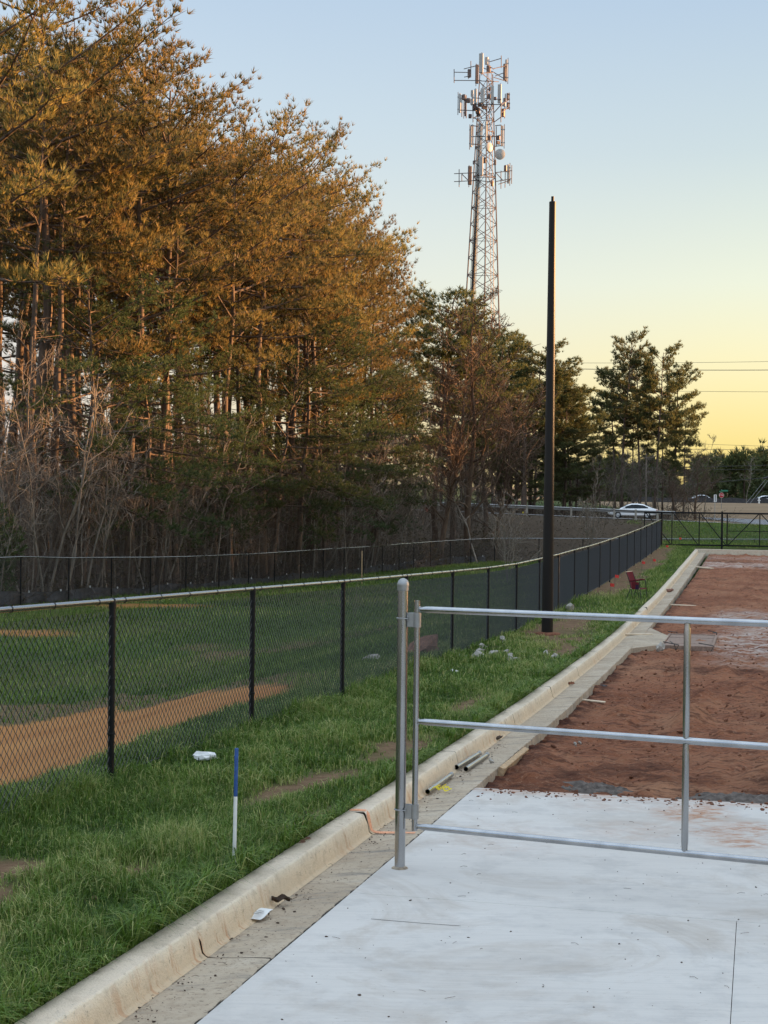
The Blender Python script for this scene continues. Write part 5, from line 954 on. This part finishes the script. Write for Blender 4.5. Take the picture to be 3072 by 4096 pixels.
P, D = leaves(2600, lambda n: g.uniform(8, 33, n), lambda x: g.uniform(146, 172, len(x)), 1.2, 0, 0); tufts(mb, P, D, 5, .14, .04, 1.2, g.random(len(P))*.7, g)
tag(mb.obj('dead_leaves', M['brown_leaf'], attr='tint'), 'brown and olive leaves clinging to the undergrowth', 'leaves', kind='stuff')
# ------------------------------------------------------------------ far woods as one mass
def woods(name, spots, label, mat, tmat, nclump=64, lsize=.75, low=0):
    lm, tm = MB(), MB(); g = np.random.default_rng(len(spots)); PP, DD, TT = [], [], []
    for (x, y, h) in spots:
        z = float(terr(x, y)); tm.tube([(x, y, z-.5), (x+g.normal()*.2, y, z+h*.5), (x+g.normal()*.4, y, z+h*.96)], [.22, .15, .05], 5, cap=False)
        q = unit(g.normal(size=(nclump, 3)))*(g.random((nclump, 1))**.45)*[h*.17, h*.17, h*.34]; c = np.array([x, y, z+h*.64]); pp = c+q; pp[:, :2] += .5*np.sin(pp[:, 2:3]*1.9+x); PP.append(pp); DD.append(unit(q)+[0, 0, .5]); TT.append(np.full(nclump, g.random()*.5)+.4*g.random(nclump))
        if low: ql = np.stack([x+g.normal(size=low)*h*.2, y+g.normal(size=low)*h*.2, z+g.random(low)*h*.45], -1); PP.append(ql); DD.append(g.normal(size=(low, 3))); TT.append(g.random(low)*.5)
        for _ in range(5): a = g.uniform(0, 6.28); zz = g.uniform(.4, .85); l = h*.15; tm.tube([(x, y, z+h*zz), (x+math.cos(a)*l, y+math.sin(a)*l, z+h*zz+l*.4)], [.06, .02], 3, cap=False)
    tufts(lm, np.vstack(PP), np.vstack(DD), 7, lsize, lsize*.26, 1.1, np.concatenate(TT), g); o = tag(lm.obj(name, M[mat], attr='tint'), label, 'woods', kind='stuff'); t = tm.obj('trunks', M[tmat]); t.parent = o; t['kind'] = 'stuff'; return o
g = np.random.default_rng(91); sp_ = []
for i in range(210): x = g.uniform(-70, 18); y = np.interp(x, [-62, -11, 0, 8, 18], [60, 86, 104, 124, 142])+g.uniform(8, 60); sp_.append((x, y, g.uniform(7, 11)))
sp_ = [q for q in sp_ if not (road_edge(q[0])-3 < q[1] < road_edge(q[0])+14)]
woods('distant_woods', sp_, 'mass of trees deep behind the wood edge and across the road', 'brown_leaf', 'bark', 80, .5)
sp_ = []
for i in range(150): x = g.uniform(28, 150); y = 272+g.uniform(0, 60)+.10*(x-70); u = x/y; sp_.append((x, y, float(np.interp(u, [.15, .2, .235, .26, .4], [8.3, 9.2, 10.2, 12.6, 13]))*g.uniform(.8, 1.1)))
woods('distant_woods', sp_, 'dark wood on the rise beyond the brown field', 'needles_far', 'bark', 90, 1.2, 50)
sp_ = []
for i in range(560): u = g.random(); y = 300-u*330; x = 118+88*math.sin(min(1, .25+u*1.1)*math.pi*.62)+g.uniform(-6, 34); sp_.append((x, y, (x*.0752+4.9+(3. if y > 165 else 0)+g.normal()*.8-float(terr(x, y)))/.98))
woods('distant_woods', sp_, 'long wood off to the right that hides the low sun', 'needles_far', 'bark', 60, 1.6, 30)
# ------------------------------------------------------------------ grass
def blades(s_or_x, y, h, w, lean, tint, rng, seg=2, world=False, zoff=0.):
    n = len(s_or_x); P = np.stack([s_or_x, y, terr(s_or_x, y)+zoff], -1); a = rng.uniform(0, 2*np.pi, n); d = np.stack([np.cos(a), np.sin(a), 0*a], -1); sd = np.stack([-np.sin(a), np.cos(a), 0*a], -1)*w[:, None]*.5; L = (lean*h)[:, None]
    b1, b2 = P-sd, P+sd; up = np.array([0, 0, 1.])
    if seg == 2:
        m = P+d*L*.30+up*(h*.62)[:, None]; t = P+d*L+up*(h*np.sqrt(np.clip(1-.55*lean**2, .10, 1)))[:, None]; v = np.stack([b1, b2, m-sd*.8, m+sd*.8, t], 1).reshape(-1, 3); i = np.arange(n)[:, None]*5; f = [np.hstack([i, i+1, i+3]), np.hstack([i, i+3, i+2]), np.hstack([i+2, i+3, i+4])]; return v, np.vstack(f), np.repeat(tint, 5)
    t = P+d*L+up*(h*.92)[:, None]; v = np.stack([b1, b2, t], 1).reshape(-1, 3); return v, np.arange(n*3).reshape(-1, 3), np.repeat(tint, 3)
g = np.random.default_rng(5); mb = MB()
def verge(n, sa, sb, hm, wm, seg, ta=-5.0, tb=None):
    s = sa+(sb-sa)*g.random(n); t = ta+((tKB(s)-.015 if tb is None else tb)-ta)*g.random(n); cl = fbm(s, t*1.6, 3.2, 51); bm = bare_mask(s, t); fence_d = np.abs(t-T0)
    keep = g.random(n) < np.clip((1-bm*1.05)*(.75+.4*cl), .015, 1); s, t, cl, bm, fence_d = (q[keep] for q in (s, t, cl, bm, fence_d)); p = W(s, t, 0)
    h = hm*(.45+.95*g.random(len(s)))*(1+.6*cl)*(1-.6*bm)*(1+.7*np.exp(-(fence_d/.18)**2)); h = np.clip(h, .018, .3); lean = np.clip(.75+.4*g.normal(size=len(s)), .1, 1.3); tint = np.clip(.36+.22*g.normal(size=len(s))+.26*cl+.3*bm, 0, .9); tint = np.where(g.random(len(s)) < .06+.25*bm, g.uniform(.8, 1., len(s)), tint)
    v, f, ti = blades(p[:, 0], p[:, 1], h, wm*(.7+.6*g.random(len(s))), lean, tint, g, seg); mb.add(v, f, 0, ti)
verge(120000, 3.2, 10, .082, .0052, 2); verge(80000, 10, 18, .085, .0075, 2); verge(60000, 18, 32, .09, .011, 2); verge(42000, 32, 72.5, .10, .02, 1)
n = 15000; s = 3.2+32*g.random(n)**1.8; p = W(s, tKB(s)+.006-.045*g.random(n), 0); v, f, ti = blades(p[:, 0], p[:, 1], g.uniform(.04, .15, n)*(.6+.8*(fbm(s, s*0, 2.5, 81) > 0)), .005+s*.0003, g.uniform(.7, 1.3, n), np.clip(.4+.2*g.normal(size=n), 0, 1), g, 2); mb.add(v, f, 0, ti)
tag(mb.obj('grass', M['grass'], attr='tint'), 'tufted green grass between the fence and the kerb', 'grass', kind='stuff')
mb = MB()
def basin(n, ya, yb, hm, wm):
    y = ya+(yb-ya)*g.random(n); s0, t0 = 0, 0; xr = (T0-.35+y*SP)/CP*1.0; xr = np.minimum((T0-.35)/CP+y*SP/CP, .255*y); xl = np.maximum(-.262*y, back_x(y)-.2); x = xl+(xr-xl)*g.random(n); ok = xr > xl; x, y = x[ok], y[ok]
    ba, li, cl, fi = masks(x, y); keep = g.random(len(x)) < np.clip(1-1.1*np.maximum.reduce([ba*.9, li, cl]), .0, 1)*(.7+.3*fbm(x, y, 1.3, 61)); x, y = x[keep], y[keep]; c2 = fbm(x, y, .7, 62)
    v, f, ti = blades(x, y, hm*(.6+.7*g.random(len(x)))*(1+.3*c2), wm*(.7+.6*g.random(len(x))), np.clip(.5+.3*g.normal(size=len(x)), 0, 1.1), np.clip(.36+.18*g.normal(size=len(x))+.22*c2+.10*np.sin(x*.9-y*.55), 0, .95), g, 1); mb.add(v, f, 0, ti)
basin(60000, 9, 22, .10, .012); basin(90000, 22, 50, .11, .02); basin(60000, 50, 101, .13, .03)
n = 70000; y = g.uniform(70, 126, n); x = g.uniform(.135, .262, n)*y; s, t = ST(x, y); ba, li, cl, fi = masks(x, y); k = (g.random(n) > li*1.1) & (s > 72.2) & (y < road_edge(x)-.3); x, y = x[k], y[k]; v, f, ti = blades(x, y, g.uniform(.08, .2, len(x)), np.full(len(x), .035), np.clip(.5+.3*g.normal(size=len(x)), 0, 1.1), np.clip(.45+.16*g.normal(size=len(x)), 0, .95), g, 1); mb.add(v, f, 0, ti)
tag(mb.obj('grass', M['grass'], attr='tint'), 'mown grass of the basin and of the bank beyond the gate', 'grass', kind='stuff')
# ------------------------------------------------------------------ sky, sun, camera
EL, AZ = math.radians(4.3), math.radians(72)
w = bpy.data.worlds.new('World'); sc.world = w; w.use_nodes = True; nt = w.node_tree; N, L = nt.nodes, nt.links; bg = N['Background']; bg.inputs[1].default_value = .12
sky = N.new('ShaderNodeTexSky'); sky.sky_type = 'NISHITA'; sky.sun_disc = False; sky.sun_elevation = EL; sky.sun_rotation = AZ; sky.air_density = 1.2; sky.dust_density = 2.0; sky.ozone_density = 1.5
tc = N.new('ShaderNodeTexCoord'); sx = N.new('ShaderNodeSeparateXYZ'); L.new(tc.outputs['Generated'], sx.inputs[0])
def mth(op, a, b=0., c=False):
    q = N.new('ShaderNodeMath'); q.operation = op; q.use_clamp = c
    for i, v in enumerate((a, b)):
        if isinstance(v, (int, float)): q.inputs[i].default_value = v
        else: L.new(v, q.inputs[i])
    return q.outputs[0]
def rmp(f, st):
    q = N.new('ShaderNodeValToRGB'); e = q.color_ramp.elements
    while len(e) < len(st): e.new(.5)
    for i, (p, c) in enumerate(st): e[i].position = p; e[i].color = (*c, 1)
    L.new(f, q.inputs[0]); return q.outputs[0]
def mxc(f, a, b, mode='MIX'):
    q = N.new('ShaderNodeMix'); q.data_type = 'RGBA'; q.blend_type = mode
    for k_, v in ((0, f), (6, a), (7, b)):
        if isinstance(v, (int, float)): q.inputs[k_].default_value = v
        elif isinstance(v, tuple): q.inputs[k_].default_value = (*v, 1)
        else: L.new(v, q.inputs[k_])
    return q.outputs[2]
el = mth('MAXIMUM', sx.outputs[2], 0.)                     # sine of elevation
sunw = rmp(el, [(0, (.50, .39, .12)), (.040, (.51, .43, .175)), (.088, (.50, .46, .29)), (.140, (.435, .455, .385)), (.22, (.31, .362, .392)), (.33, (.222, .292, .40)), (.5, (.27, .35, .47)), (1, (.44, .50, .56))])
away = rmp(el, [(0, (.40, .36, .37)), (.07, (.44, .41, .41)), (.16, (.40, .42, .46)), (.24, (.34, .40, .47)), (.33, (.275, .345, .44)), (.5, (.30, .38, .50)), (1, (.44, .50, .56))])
dsun = mth('ADD', mth('MULTIPLY', sx.outputs[0], math.sin(AZ)), mth('MULTIPLY', sx.outputs[1], math.cos(AZ)))
fz = N.new('ShaderNodeMapRange'); L.new(dsun, fz.inputs[0]); fz.inputs[1].default_value = .05; fz.inputs[2].default_value = .5
grade = mxc(fz.outputs[0], away, sunw)
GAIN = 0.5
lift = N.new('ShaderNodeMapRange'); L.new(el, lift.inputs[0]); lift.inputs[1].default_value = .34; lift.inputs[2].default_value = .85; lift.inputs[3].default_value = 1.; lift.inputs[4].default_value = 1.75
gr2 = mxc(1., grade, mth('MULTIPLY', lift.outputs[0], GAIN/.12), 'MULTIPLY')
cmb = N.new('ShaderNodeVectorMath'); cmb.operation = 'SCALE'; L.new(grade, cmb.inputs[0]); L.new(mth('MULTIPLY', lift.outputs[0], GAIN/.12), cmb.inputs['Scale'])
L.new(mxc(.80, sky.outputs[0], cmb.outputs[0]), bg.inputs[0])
sd = bpy.data.lights.new('sun', 'SUN'); sd.energy = 5.0; sd.angle = math.radians(.5); sd.color = (1., .515, .21); so = bpy.data.objects.new('sun', sd); COL.objects.link(so)
dv = Vector((math.sin(AZ)*math.cos(EL), math.cos(AZ)*math.cos(EL), math.sin(EL))); so.rotation_euler = dv.to_track_quat('Z', 'Y').to_euler(); so.location = (30, 10, 30)
cam = bpy.data.cameras.new('camera'); co = bpy.data.objects.new('camera', cam); COL.objects.link(co); sc.camera = co
cam.sensor_fit = 'VERTICAL'; cam.sensor_height = 24.; cam.lens = 24.*FPX/4096.; cam.clip_end = 5000; cam.clip_start = .05
pitch = -math.atan(39./FPX); fw = Vector((0, math.cos(pitch), math.sin(pitch))); up0 = Vector((0, -math.sin(pitch), math.cos(pitch))); rt0 = Vector((1, 0, 0))
up = (up0-ROLL*rt0).normalized(); rt = fw.cross(up).normalized(); up = rt.cross(fw)
mw = Matrix((rt, up, -fw)).transposed().to_4x4(); mw.translation = Vector((0, 0, ZC)); co.matrix_world = mw
vs = sc.view_settings; sc.display_settings.display_device = 'sRGB'; vs.view_transform = 'Standard'; vs.look = 'None'; vs.gamma = 1; vs.use_curve_mapping = False; vs.exposure = 2.0
sc.render.engine = 'CYCLES'; cy = sc.cycles; cy.use_denoising = True; cy.max_bounces = 6; cy.diffuse_bounces = 3; cy.glossy_bounces = 3; cy.transmission_bounces = 4; cy.use_adaptive_sampling = True; cy.adaptive_threshold = .015
try: cy.denoiser = 'OPENIMAGEDENOISE'; cy.denoising_input_passes = 'RGB_ALBEDO_NORMAL'
except Exception: pass
